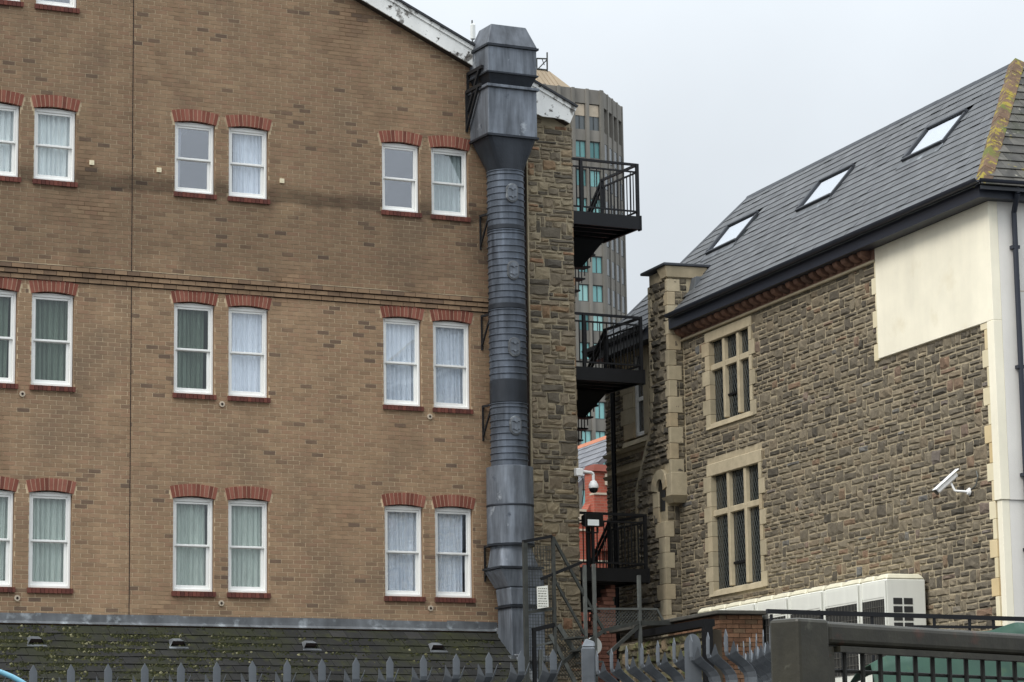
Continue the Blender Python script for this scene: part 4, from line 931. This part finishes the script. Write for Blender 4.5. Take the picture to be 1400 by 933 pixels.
# mossy rubble wall behind the palisade
mw = thing('mossy_wall', 'mossy rubble wall behind the curved palisade pales', 'wall', 'L', (8.4, 1.9, 0))
MB().box(6.50, 10.4, 1.62, 1.86, 0, 4.70).build('core', 'old_mortar', mw)
pl_ = [(zb, stone(a0, a1, za, zb, lambda a, o_, zz: (a, 1.86+o_, zz), .06, .012)) for a0, a1, za, zb in rubble(6.5, 10.4, 3.4, 4.68, lambda a, b: [], .10, .2, .18, .45, .2)]
pieces('stone', pl_, 'mossy_stone', mw)
MB().box(6.36, 9.4, 1.80, 1.98, 4.74, 4.86).build('lintel', 'black_steel', mw); MB().box(6.36, 6.50, 1.84, 1.98, 0, 4.74).build('upright', 'black_steel', mw)
# broken salmon brick stub below the lowest platform
st = thing('brick_stub', 'broken red brick stub under the lowest fire escape platform', 'wall', 'H', (9.0, .5, 0))
bl = []
for k in range(24):
    za = 4.1+.075*k; lo = 8.62+max(0, (za-5.0))*.55+(.06 if k % 2 else 0); x = lo
    while x < 9.2: q = min(x+.215, 9.22); bl.append((1, MB().box(x, q, .40-rnd()*.02, .62, za, za+.066, rnd()))) if q-x > .05 else None; x += .225
pieces('brick', bl, 'salmon_brick', st)

# ================================================================== steel access stair with mesh, in front of the stone end
ss = thing('steel_stair', 'grey galvanised steel stair and mesh cage at the foot of the duct', 'stair', 'H', (6.6, -3, 0))
def ssb(name, mat, p, q, w=.05, h=.05, par=None): return MB().bar((p[0], p[2] if len(p) > 2 else -3, p[1]), (q[0], q[2] if len(q) > 2 else -3, q[1]), w, h).build(name, mat, par or ss)
for x, z0, z1 in ((5.655, 0, 6.26), (6.19, 0, 6.36), (6.78, 0, 5.9), (6.96, 0, 5.92), (7.83, 0, 5.75)): ssb('post', 'steel_grey' if x < 6.5 else 'steel_pale', (x, z0), (x, z1), .075 if x < 6 else .05, .06)
ssb('top_rail', 'black_steel', (5.62, 6.26), (6.17, 6.37), .06, .05); ssb('handrail', 'steel_grey', (6.2, 6.33), (7.16, 4.74), .04, .045); ssb('handrail', 'steel_grey', (6.19, 5.66), (6.86, 4.56), .035, .04)
ssb('tie_rail', 'black_steel', (5.95, 5.64), (6.72, 5.94), .05, .05); ssb('stringer', 'steel_pale', (6.26, 4.87), (6.62, 4.34), .05, .075); ssb('stringer', 'steel_pale', (6.10, 4.71), (6.56, 3.92), .05, .065)
ssb('frame_rail', 'steel_grey', (5.66, 5.07), (6.19, 5.15), .04, .05); ssb('frame_rail', 'steel_pale', (5.77, 4.50), (6.19, 4.60), .03, .035); ssb('frame_rail', 'black_steel', (5.77, 4.78), (6.19, 4.88), .06, .07); ssb('frame_post', 'black_steel', (5.80, 2), (5.80, 4.80), .06, .05)
ssb('frame_post', 'steel_pale', (5.90, 2), (5.90, 4.46), .04, .04); ssb('frame_post', 'steel_pale', (5.94, 2), (5.94, 4.46), .03, .04)
ssb('lower_handrail', 'steel_grey', (6.15, 4.12), (7.13, 4.80), .05, .06); ssb('lower_handrail', 'steel_grey', (7.12, 4.80), (7.83, 4.95), .05, .06); ssb('brace', 'steel_grey', (7.20, 4.40), (7.80, 4.88), .05, .06)
ssb('mesh_rail', 'steel_pale', (6.78, 5.16), (8.17, 5.18), .035, .035); ssb('mesh_rail', 'steel_pale', (8.17, 5.18), (8.30, 4.96), .035, .035); ssb('floor_beam', 'steel_grey', (7.83, 4.93), (8.9, 4.97), .06, .08)
for k in range(6): MB().box(6.28+.14*k, 6.50+.14*k, -3.6, -3.04, 4.62-.2*k, 4.65-.2*k).build('tread', 'steel_grey', ss)
def mesh(name, x0, x1, z0, z1, y, step=.06, diag=False, r=.0035, mat='steel_grey'):
    m = MB()
    if not diag:
        x = x0
        while x < x1: m.bar((x, y, z0), (x, y, z1), r*2, r*2); x += step
        z = z0
        while z < z1: m.bar((x0, y+r*2, z), (x1, y+r*2, z), r*2, r*2); z += step
    else:
        hh = z1-z0; x = x0-hh
        while x < x1:
            for sgn in (0, 1):
                pa, pb = ((x, z0), (x+hh, z1)) if sgn == 0 else ((x, z1), (x+hh, z0))
                ax, bx = max(pa[0], x0), min(pb[0], x1)
                if bx-ax > .02:
                    f = lambda q: pa[1]+(pb[1]-pa[1])*(q-pa[0])/hh
                    m.bar((ax, y+sgn*.006, f(ax)), (bx, y+sgn*.006, f(bx)), r*2, r*2)
            x += step
    return m.build(name, mat, ss, kind='stuff')
mesh('mesh_panel', 5.68, 6.17, 5.10, 6.2, -2.99, .055); mesh('mesh_panel', 5.68, 6.17, 4.0, 5.05, -2.99, .055); mesh('chain_link', 6.98, 7.81, 4.86, 5.14, -2.99, .06, True, mat='steel_pale'); mesh('chain_link', 7.85, 8.18, 4.96, 5.16, -2.99, .06, True, mat='steel_pale'); mesh('chain_link', 6.22, 6.78, 4.0, 4.8, -2.985, .06, True)
sg = thing('notice_sign', 'small white notice plate with lines of print on the mesh cage', 'sign', 'H', (5.95, -3.06, 5.3))
MB().ext([(5.845, -3.06, 5.135), (6.055, -3.06, 5.17), (6.045, -3.06, 5.53), (5.84, -3.06, 5.505)], (0, .008, 0)).build('plate', 'sign_white', sg)
m = MB()
for k in range(8):
    z = 5.48-.042*k; x = 5.86
    while x < 6.02: e = min(x+uni(.015, .05), 6.025); m.add([(x, -3.062, z), (e, -3.062, z+.004), (e, -3.062, z-.010), (x, -3.062, z-.012)], [(0, 1, 2, 3)]); x = e+.012
m.build('print_lines', 'sign_ink', sg)
di = thing('round_plate', 'pale round plate on a dark post behind the palisade', 'sign', 'H', (7.13, -2.7, 0))
MB().tube((7.12, -2.62, 4.56), (7.12, -2.66, 4.56), .15, 28).build('disc', 'antenna', di, smooth=True); MB().box(7.10, 7.16, -2.6, -2.54, 0, 4.75).build('post', 'black_steel', di)

# floodlight and dome camera
fl = thing('floodlight', 'black floodlight with bright glass on a pole beside the stone corner', 'lamp', 'H', (8.57, .0, 6.1))
MB().hexa([(8.38, -.06, 6.88), (8.76, -.06, 6.90), (8.76, .10, 6.96), (8.38, .10, 6.94)], [(8.38, -.06, 7.14), (8.76, -.06, 7.15), (8.76, .10, 7.12), (8.38, .10, 7.11)]).build('housing', 'black_plastic', fl, bevel=.012)
MB().box(8.43, 8.66, -.068, -.061, 6.92, 7.03).build('lens', 'lamp_glass', fl); MB().box(8.54, 8.59, -.02, .03, 6.1, 6.9).build('pole', 'black_steel', fl)
MB().path([(8.45, .02, 6.9), (8.45, .02, 6.8), (8.68, .02, 6.8), (8.68, .02, 6.9)], .015).build('yoke', 'black_steel', fl)
dc = thing('dome_camera', 'white dome security camera hanging from an arm on the stone corner', 'camera', 'H', (8.3, -.1, 7.8))
MB().box(8.18, 8.32, -.14, -.03, 7.81, 7.95).build('mount_box', 'cctv_white', dc, bevel=.01); MB().path([(8.30, -.09, 7.90), (8.50, -.09, 7.89), (8.55, -.09, 7.86), (8.55, -.09, 7.72)], .028, 10).build('arm', 'cctv_white', dc, smooth=True)
MB().lathe(8.55, -.09, [(.03, 7.74), (.055, 7.73), (.09, 7.66), (.095, 7.61), (.09, 7.60)], 20).build('housing', 'cctv_white', dc, smooth=True); MB().lathe(8.55, -.09, [(.085, 7.599), (.075, 7.55), (.045, 7.52), (.0, 7.51)], 20).build('dome', 'black_plastic', dc, smooth=True)
MB().path([(8.32, -.06, 7.83), (8.36, -.06, 7.70), (8.36, -.05, 7.5), (8.33, -.04, 7.3)], .008, 6).build('cable', 'black_steel', dc)
bc = thing('bullet_camera', 'white bullet security camera bracketed to the stone hall wall', 'camera', 'L', (.9, .05, 6.4))
MB().lathe(0, 0, [(.07, 0), (.07, .015), (.03, .03)], 16).build('_t', 'cctv_white', bc); bpy.data.objects.remove(bpy.data.objects['_t'])
m = MB(); m.tube((.86, .035, 6.38), (.86, .07, 6.38), .06, 16, .04); m.build('wall_mount', 'cctv_white', bc, smooth=True)
MB().path([(.86, .06, 6.38), (.96, .22, 6.40), (1.0, .26, 6.52)], .018, 10).build('arm', 'cctv_white', bc, smooth=True)
A_, B2 = Vector((1.0, .16, 6.66)), Vector((1.02, .50, 6.38)); MB().bar(A_, B2, .09, .08).build('body', 'cctv_white', bc, bevel=.02)
d_ = (B2-A_).normalized(); MB().bar(A_+Vector((0, 0, .062))-d_*.02, B2+Vector((0, 0, .062))+d_*.05, .13, .016).build('sunshield', 'cctv_white', bc, bevel=.005); MB().tube(B2, B2+d_*.01, .05, 14).build('lens', 'black_plastic', bc)
MB().path([(.78, .05, 6.40), (.62, .06, 6.44), (.55, .05, 6.56), (.60, .045, 6.66)], .01, 6).build('cable', 'steel_pale', bc)

# ================================================================== far tower
tw_ = thing('office_tower', 'distant grey concrete office tower with teal windows behind the fire escape', 'tower', 'T', (-4, 4, 0))
CA = R(45); cd = (cos(CA), sin(CA)); CL = 8.17
ce = (cd[0]*CL, cd[1]*CL)
plan = [(-16, .35), (-.15, .35), (ce[0]-.3, ce[1]+.15), (ce[0]-.3, 26), (-16, 26)]
MB().ext([(x, y, 0) for x, y in plan], (0, 0, 84.9)).build('shaft', 'concrete', tw_)
zt0 = 79.05; PITCHF = 3.37; HGT = 2.02; bay = 1.845
for k in range(-1, 23):                               # floor bands
    zt = zt0-PITCHF*k; zb = zt-PITCHF+0
    lo, hi = (zt-HGT-(PITCHF-HGT), zt-HGT) if k >= 0 else (zt0+.02, 80.38)
    m = MB(); m.box(-16, -.05, -.0, .5, lo, hi, rnd()); o = m.build('spandrel', 'concrete', tw_)
    m = MB(); q = lambda s, n_: (cd[0]*s-cd[1]*(-n_)*-1, cd[1]*s+cd[0]*n_)
    m.ext([(cd[0]*s+(-cd[1])*n_, cd[1]*s+cd[0]*n_, lo) for s, n_ in ((0, .05), (CL, .05), (CL, .6), (0, .6))], (0, 0, hi-lo), rnd()); m.build('spandrel', 'concrete', tw_)
m = MB(); m.box(-16, .0, -.02, .6, 83.5, 85.2, .5); m.build('parapet', 'concrete', tw_)
m = MB(); m.ext([(cd[0]*s-cd[1]*n_, cd[1]*s+cd[0]*n_, 83.3) for s, n_ in ((0, -.02), (CL, -.02), (CL, .6), (0, .6))], (0, 0, 1.9), .5); m.build('parapet', 'concrete', tw_)
for i in range(9):
    u = -.0-bay*i if i else -.12
    u = -.19-bay*i; m = MB(); m.box(u-.19, u+.19, -.22, .34, 8, 85.22, rnd()); m.build('mullion', 'concrete', tw_)
for i in range(5):
    s = .12+(CL-.24)*i/4; m = MB(); m.ext([(cd[0]*(s+a)-cd[1]*n_, cd[1]*(s+a)+cd[0]*n_, 8) for a, n_ in ((-.2, -.10), (.2, -.10), (.2, .5), (-.2, .5))], (0, 0, 77.25), rnd()); m.build('mullion', 'concrete', tw_)
wm = {}
for k in range(0, 14):
    zt = zt0-PITCHF*k
    for i in range(8):
        c0 = -.19-bay*i-bay/2; tn = rnd()
        m = MB(); ring(m, c0-.70, c0+.70, zt-HGT+.02, zt-.02, .07, .10, .2); m.box(c0-.03, c0+.03, .10, .2, zt-HGT+.09, zt-.09); f_ = m.build('window', 'tower_frame', tw_)
        MB().box(c0-.64, c0+.64, .2, .26, zt-HGT+.08, zt-.08, tn).build('pane', 'tower_glass', f_)
    for i in range(4):
        s = .12+(CL-.24)*(i+.5)/4; tn = rnd(); m = MB(); w_ = .55
        m.ext([(cd[0]*(s+a)-cd[1]*n_, cd[1]*(s+a)+cd[0]*n_, zt-HGT+.05) for a, n_ in ((-w_, .03), (w_, .03), (w_, .2), (-w_, .2))], (0, 0, HGT-.1), tn); m.build('window', 'tower_glass_dark', tw_)
for i in range(8):
    c0 = -.19-bay*i-bay/2; m = MB(); m.box(c0-.68, c0+.68, .2, .3, 80.4, 83.45, .2); f_ = m.build('window', 'tower_glass_grey', tw_)
    MB().box(c0-.66, c0+.66, .12, .19, 82.0+rnd()*.2, 83.4, .9).build('blind', 'pale_stone', f_); MB().box(c0-.03, c0+.03, .1, .18, 80.4, 82).build('glazing_bar', 'tower_frame', f_)
m = MB(); m.hexa([(-15.5, 1.5, 85), (-2.2, 1.5, 85), (-2.2, 12, 85), (-15.5, 12, 85)], [(-13.5, 3, 87.75), (-5.25, 3, 87.75), (-5.25, 11, 87.75), (-13.5, 11, 87.75)]); m.build('plant_room', 'tan_cladding', tw_)
m = MB()
for k in range(14): u = -5.3-.6*k; m.bar((u+1.1, 1.5, 85.05), (u, 2.98, 87.73), .10, .07)
m.build('cladding_ribs', 'tan_cladding', tw_)
m = MB(); m.path([(-6.9, 3, 87.75), (-6.9, 3, 89.1), (-5.55, 3, 89.2), (-5.55, 3, 87.75)], .09, 6); m.tube((-5.55, 3, 87.5), (-5.52, 3, 89.97), .09, 6); m.path([(-6.8, 3, 87.8), (-5.55, 3, 89.1)], .07, 6); m.path([(-6.2, 3, 89.1), (-5.9, 3, 88.4)], .05, 6); m.path([(-6.9, 3, 87.85), (-5.55, 3, 87.85)], .1, 6); m.build('roof_frame', 'steel_grey', tw_)

# ================================================================== red brick house in the gap
rh = thing('red_brick_house', 'red brick house with slate roof seen through the gap behind the fire escape', 'house', 'R', (0, 1, 0))
GY = -3.3; KS = .962; gu = lambda u: -1.66+u*KS; gh = lambda z: 1.6+(z-1.6)*KS
MB().ext([(gu(u), GY, gh(z)) for u, z in ((-.9, 0), (3, 0), (3, 10.9), (.6, 10.9), (-.05, 10.75), (-.7, 9.7), (-.9, 9.0))], (0, .4, 0)).build('gable_wall', 'terracotta', rh)
p = MB().box(gu(-.32), gu(.62), GY-.22, GY+.3, gh(9), gh(11.20)).build('chimney', 'terracotta', rh)
MB().hexa([(gu(-.38), GY-.3, gh(11.2)), (gu(.7), GY-.3, gh(11.2)), (gu(.7), GY+.36, gh(11.2)), (gu(-.38), GY+.36, gh(11.2))], [(gu(-.28), GY-.2, gh(11.4)), (gu(.6), GY-.2, gh(11.4)), (gu(.6), GY+.3, gh(11.4)), (gu(-.28), GY+.3, gh(11.4))]).build('chimney_cap', 'terracotta_cap', p)
for zz in (9.55, 10.55, 8.7): MB().box(gu(-.33) if zz > 10 else gu(-.95), gu(3), GY-(.04 if zz < 10 else .25), GY+.02, gh(zz), gh(zz)+.05).build('stone_band', 'pale_stone', rh)
MB().box(gu(.02), gu(.32), GY-.26, GY-.2, gh(10.82), gh(11.14)).build('plaque', 'pale_stone', rh)
MB().box(gu(-.75), gu(-.48), GY-.06, GY+.2, gh(9.78), gh(10.15)).build('kneeler', 'pale_stone', rh)
dY = Vector((.117, .993, 0)); dX = Vector((.993, -.117, 0))   # ridge direction in this frame
def rr(a, s, z): v = dY*a+dX*s; return (v.x, v.y, z)
MB().ext([rr(-2.9, 0, 12.17), rr(12, 0, 12.17), rr(12, -2.8, 9.57), rr(-2.9, -2.8, 9.57)], (0, 0, -.15)).build('roof', 'far_slate', rh)
pl_ = []
for k in range(13):
    for i in range(50):
        a0 = -2.9+i*.29+(k % 2)*.14; f0, f1 = k/13, min(1, (k+1.1)/13); z_ = lambda f: 9.57+2.6*f; s_ = lambda f: -2.8+2.8*f
        P = [(a0, f0, .035), (a0+.28, f0, .035), (a0+.28, f1, .012), (a0, f1, .012)]
        pl_.append((-i, MB().ext([(*rr(a, s_(f), 0)[:2], z_(f)+h) for a, f, h in P], (0, 0, -.01), rnd())))
pieces('slate', pl_, 'far_slate', rh, 200)
MB().ext([rr(-2.9, -.12, 12.09), rr(12, -.12, 12.09), rr(12, 0, 12.23), rr(-2.9, 0, 12.23)], (.06, 0, -.02)).build('ridge', 'orange_ridge', rh)
MB().box(-.5, 4, 3, 3.3, 0, 9.6).build('rear_wall', 'terracotta', rh)

# ================================================================== palisade fences
def pale_mesh():
    m = MB(); w0, w1, T = .016, .036, .003
    ys = [(-2.35, .085), (-.195, .085), (-.175, .080), (-.155, .066), (-.138, .044), (-.122, .020), (-.106, .004), (-.09, 0)]   # body, then the outward crank
    def plate(a, b, c_, d): m.add([*[a, b, c_, d], *[(x, y+T, z) for x, y, z in (a, b, c_, d)]], [(0, 1, 2, 3), (7, 6, 5, 4), (0, 4, 5, 1), (1, 5, 6, 2), (2, 6, 7, 3), (3, 7, 4, 0)])
    for (z0, y0), (z1, y1) in zip(ys, ys[1:]): plate((-w0, y0, z0), (w0, y0, z0), (w0, y1, z1), (-w0, y1, z1))
    m.ext([(-w0, 0, -.09), (w0, 0, -.09), (w0, 0, -.028), (0, 0, 0), (-w0, 0, -.028)], (0, T, 0))
    for s in (-1, 1):                                 # side flanges, splayed and pointed
        P = []
        for k, (z, y) in enumerate(ys[:7]):
            f = max(0, (k-1)/5); P.append(((s*(w0+.001), y+.001, z), (s*(w1+.006*f*f), y+.030-.008*f, z+.016*f)))
        for (a, b), (c_, d) in zip(P, P[1:]): plate(a, b, d, c_)
        a, b = P[-1]; tip = (s*.046, .012, -.05)
        m.add([a, b, tip, (a[0], a[1]+T, a[2]), (b[0], b[1]+T, b[2]), (tip[0], tip[1]+T, tip[2])], [(0, 1, 2), (5, 4, 3), (0, 2, 5, 3), (1, 4, 5, 2), (0, 3, 4, 1)])
    return m
PM = pale_mesh().build('pale', 'fence_galv', None); PMd = PM.data; bpy.data.objects.remove(PM)
def fence(label, pts, rot, rails):
    b = pts[0]; t = bpy.data.objects.new('palisade_fence', None); COL.objects.link(t); t.location = (b[0], b[1], 0); BASE[t.name] = (b[0], b[1], 0)
    t['label'] = label; t['category'] = 'fence'; t['group'] = 'galvanised palisade fences'
    for i, (x, y, z) in enumerate(pts):
        o = bpy.data.objects.new('pale', PMd); COL.objects.link(o); o.parent = t; o.location = (x-b[0], y-b[1], z); o.rotation_euler = (R(uni(-1, 1)), R(uni(-.8, .8)), rot+R(uni(-2, 2)))
    d = Vector((-sin(rot), cos(rot), 0))*.14
    for zz in rails:
        a, e = Vector((pts[0][0], pts[0][1], pts[0][2]+zz)), Vector((pts[-1][0], pts[-1][1], pts[-1][2]+zz)); MB().bar(a+d, e+d, .04, .05).build('rail', 'fence_galv', t)
    return t
az = R(26.637)
fence('galvanised palisade fence along the bottom edge in front of the mossy roof', [(-1.92+.155*k*cos(az), 11.35+.155*k*sin(az), 2.25+.033*max(0, k)/10+.05*(max(0, k)/16)**2) for k in range(-3, 16)], az, (-.35, -1.9))
p0, p1 = (.42, 12.72), (.845, 11.55); dd = atan2(p1[1]-p0[1], p1[0]-p0[0])
fence('angled run of palisade fence with curved tops before the mossy wall', [(p0[0]+(p1[0]-p0[0])*k/7, p0[1]+(p1[1]-p0[1])*k/7, 2.362) for k in range(-1, 8)], dd, (-.35, -1.9))
fence('short edge-on palisade run between the brick parapet and the gate post', [(.968+.04*k/5, 12.55-1.2*k/5, 2.36) for k in range(6)], R(-88), (-.35, -1.9))
cp = MB(); cp.box(.285, .345, 12.57, 12.65, 0, 2.36); cp.hexa([(.285, 12.57, 2.36), (.345, 12.57, 2.36), (.345, 12.65, 2.36), (.285, 12.65, 2.36)], [(.305, 12.6, 2.40), (.345, 12.6, 2.385), (.345, 12.63, 2.385), (.305, 12.63, 2.40)])
cp.build('fence_post', 'fence_galv', None, label='square galvanised corner post where the two palisade runs meet', cat='post', bevel=.006)
rp_ = MB(); P = [(.735+.035*cos(t*pi/12), 11.93, 2.32+.05*sin(t*pi/12)) for t in range(13)]; rp_.ext([(.77, 11.93, 0), *P, (.70, 11.93, 0)], (0, .004, 0))
rp_.build('round_topped_post', 'fence_galv', None, label='round topped grey plate post among the curved pales', cat='post')

# ================================================================== thin black yard rail, green cover, gate
FR['Y'] = (4.01, 30.07, 23.6)
yr = thing('yard_railing', 'thin black railing running across in front of the white condensers', 'railing', 'Y', (0, 0, 0))
MB().bar((-1.55, 0, 3.72), (2.4, 0, 3.675), .04, .045).build('top_rail', 'black_steel', yr); MB().bar((.2, 0, 3.585), (2.4, 0, 3.60), .03, .03).build('mid_rail', 'black_steel', yr)
for x in (-1.5, -.9, -.3, .46, .9, 1.2, 2.0): MB().bar((x, 0, 0), (x, 0, 3.69), .025, .025).build('post', 'black_steel', yr)
FR['G'] = (3.05, 20.09, 26.6)
gt = thing('green_tarpaulin', 'green tarpaulin cover behind the mesh gate', 'tarpaulin', 'G', (.1, .4, 0))
m = MB(); nx, ny = 36, 22; V = []
for j in range(ny+1):
    for i in range(nx+1):
        a, b = i/nx, j/ny; x = -.37+1.5*a-.16*(1-b)*(1-a); ridge = 2.68+.46*a*(1-.25*a); drop = (1-b)
        y = .05+.7*b-.25*drop*drop; z = ridge-.25*(b-.5) if b > .5 else ridge-(1-b*2)**1.1*1.1
        y += .03*sin(a*19+b*4)*(1-b)+.015*sin(a*41+b*9); z += .012*sin(a*27+b*11); V.append((x, y, z))
m.add(V, [(j*(nx+1)+i, j*(nx+1)+i+1, (j+1)*(nx+1)+i+1, (j+1)*(nx+1)+i) for j in range(ny) for i in range(nx)])
o = m.build('sheet', 'green_tarp', gt, smooth=True); o.modifiers.new('so', 'SOLIDIFY').thickness = .006
MB().box(-.3, 1.1, .25, .7, 0, 2.5).build('covered_crate', 'plain_wall', gt)
FR['M'] = (.637, 6.02, 46)
mg = thing('mesh_gate', 'dark painted steel gate with welded mesh in the lower right corner', 'gate', 'M', (0, 0, 0))
zr = 2.012
MB().box(-.105, .0, -.03, .05, 0, zr+.001).build('gate_post', 'gate_paint', mg, bevel=.008, seg=2)
MB().box(.002, 1.6, -.025, .025, zr-.052, zr-.002).build('top_rail', 'gate_paint', mg, bevel=.012, seg=3)
MB().box(.002, .03, -.02, .02, .1, zr-.054).build('stile', 'gate_paint', mg, bevel=.004)
MB().box(.032, 1.6, -.032, .0, zr-.066, zr-.0535).build('rail_lip', 'gate_paint', mg)
MB().box(.032, 1.6, -.022, .022, .12, .17).build('bottom_rail', 'gate_paint', mg)
MB().box(.032, 1.6, -.01, .02, zr-.12, zr-.068).build('rail_shadow_plate', 'gate_wire', mg) if False else None
x = .085; 
while x < 1.6: MB().tube((x, .0, .17), (x, .0, zr-.06), .0055, 8).build('mesh_wire', 'gate_wire', mg, smooth=True); x += .0635
z = zr-.103
while z > .2: MB().tube((.03, .008, z), (1.6, .008, z), .004, 8).build('cross_wire', 'gate_wire', mg, smooth=True); z -= .14
bl_ = MB(); bl_.path([(-1.62, 8.05, 1.98), (-1.55, 8.05, 2.045), (-1.49, 8.05, 2.053), (-1.45, 8.05, 2.04), (-1.42, 8.05, 2.027), (-1.39, 8.05, 2.01), (-1.36, 8.05, 1.985), (-1.335, 8.05, 1.94), (-1.32, 8.05, 1.85), (-1.315, 8.05, 1.6), (-1.315, 8.05, 0)], .0075, 10)
bl_.build('blue_hoop', 'blue_pipe', None, smooth=True, label='pale blue curved tube in the bottom left corner', cat='tube')
for o in bpy.data.objects:                             # every label sits on a top-level object or a distinct part
    if o.parent and 'category' in o.keys(): del o['category']
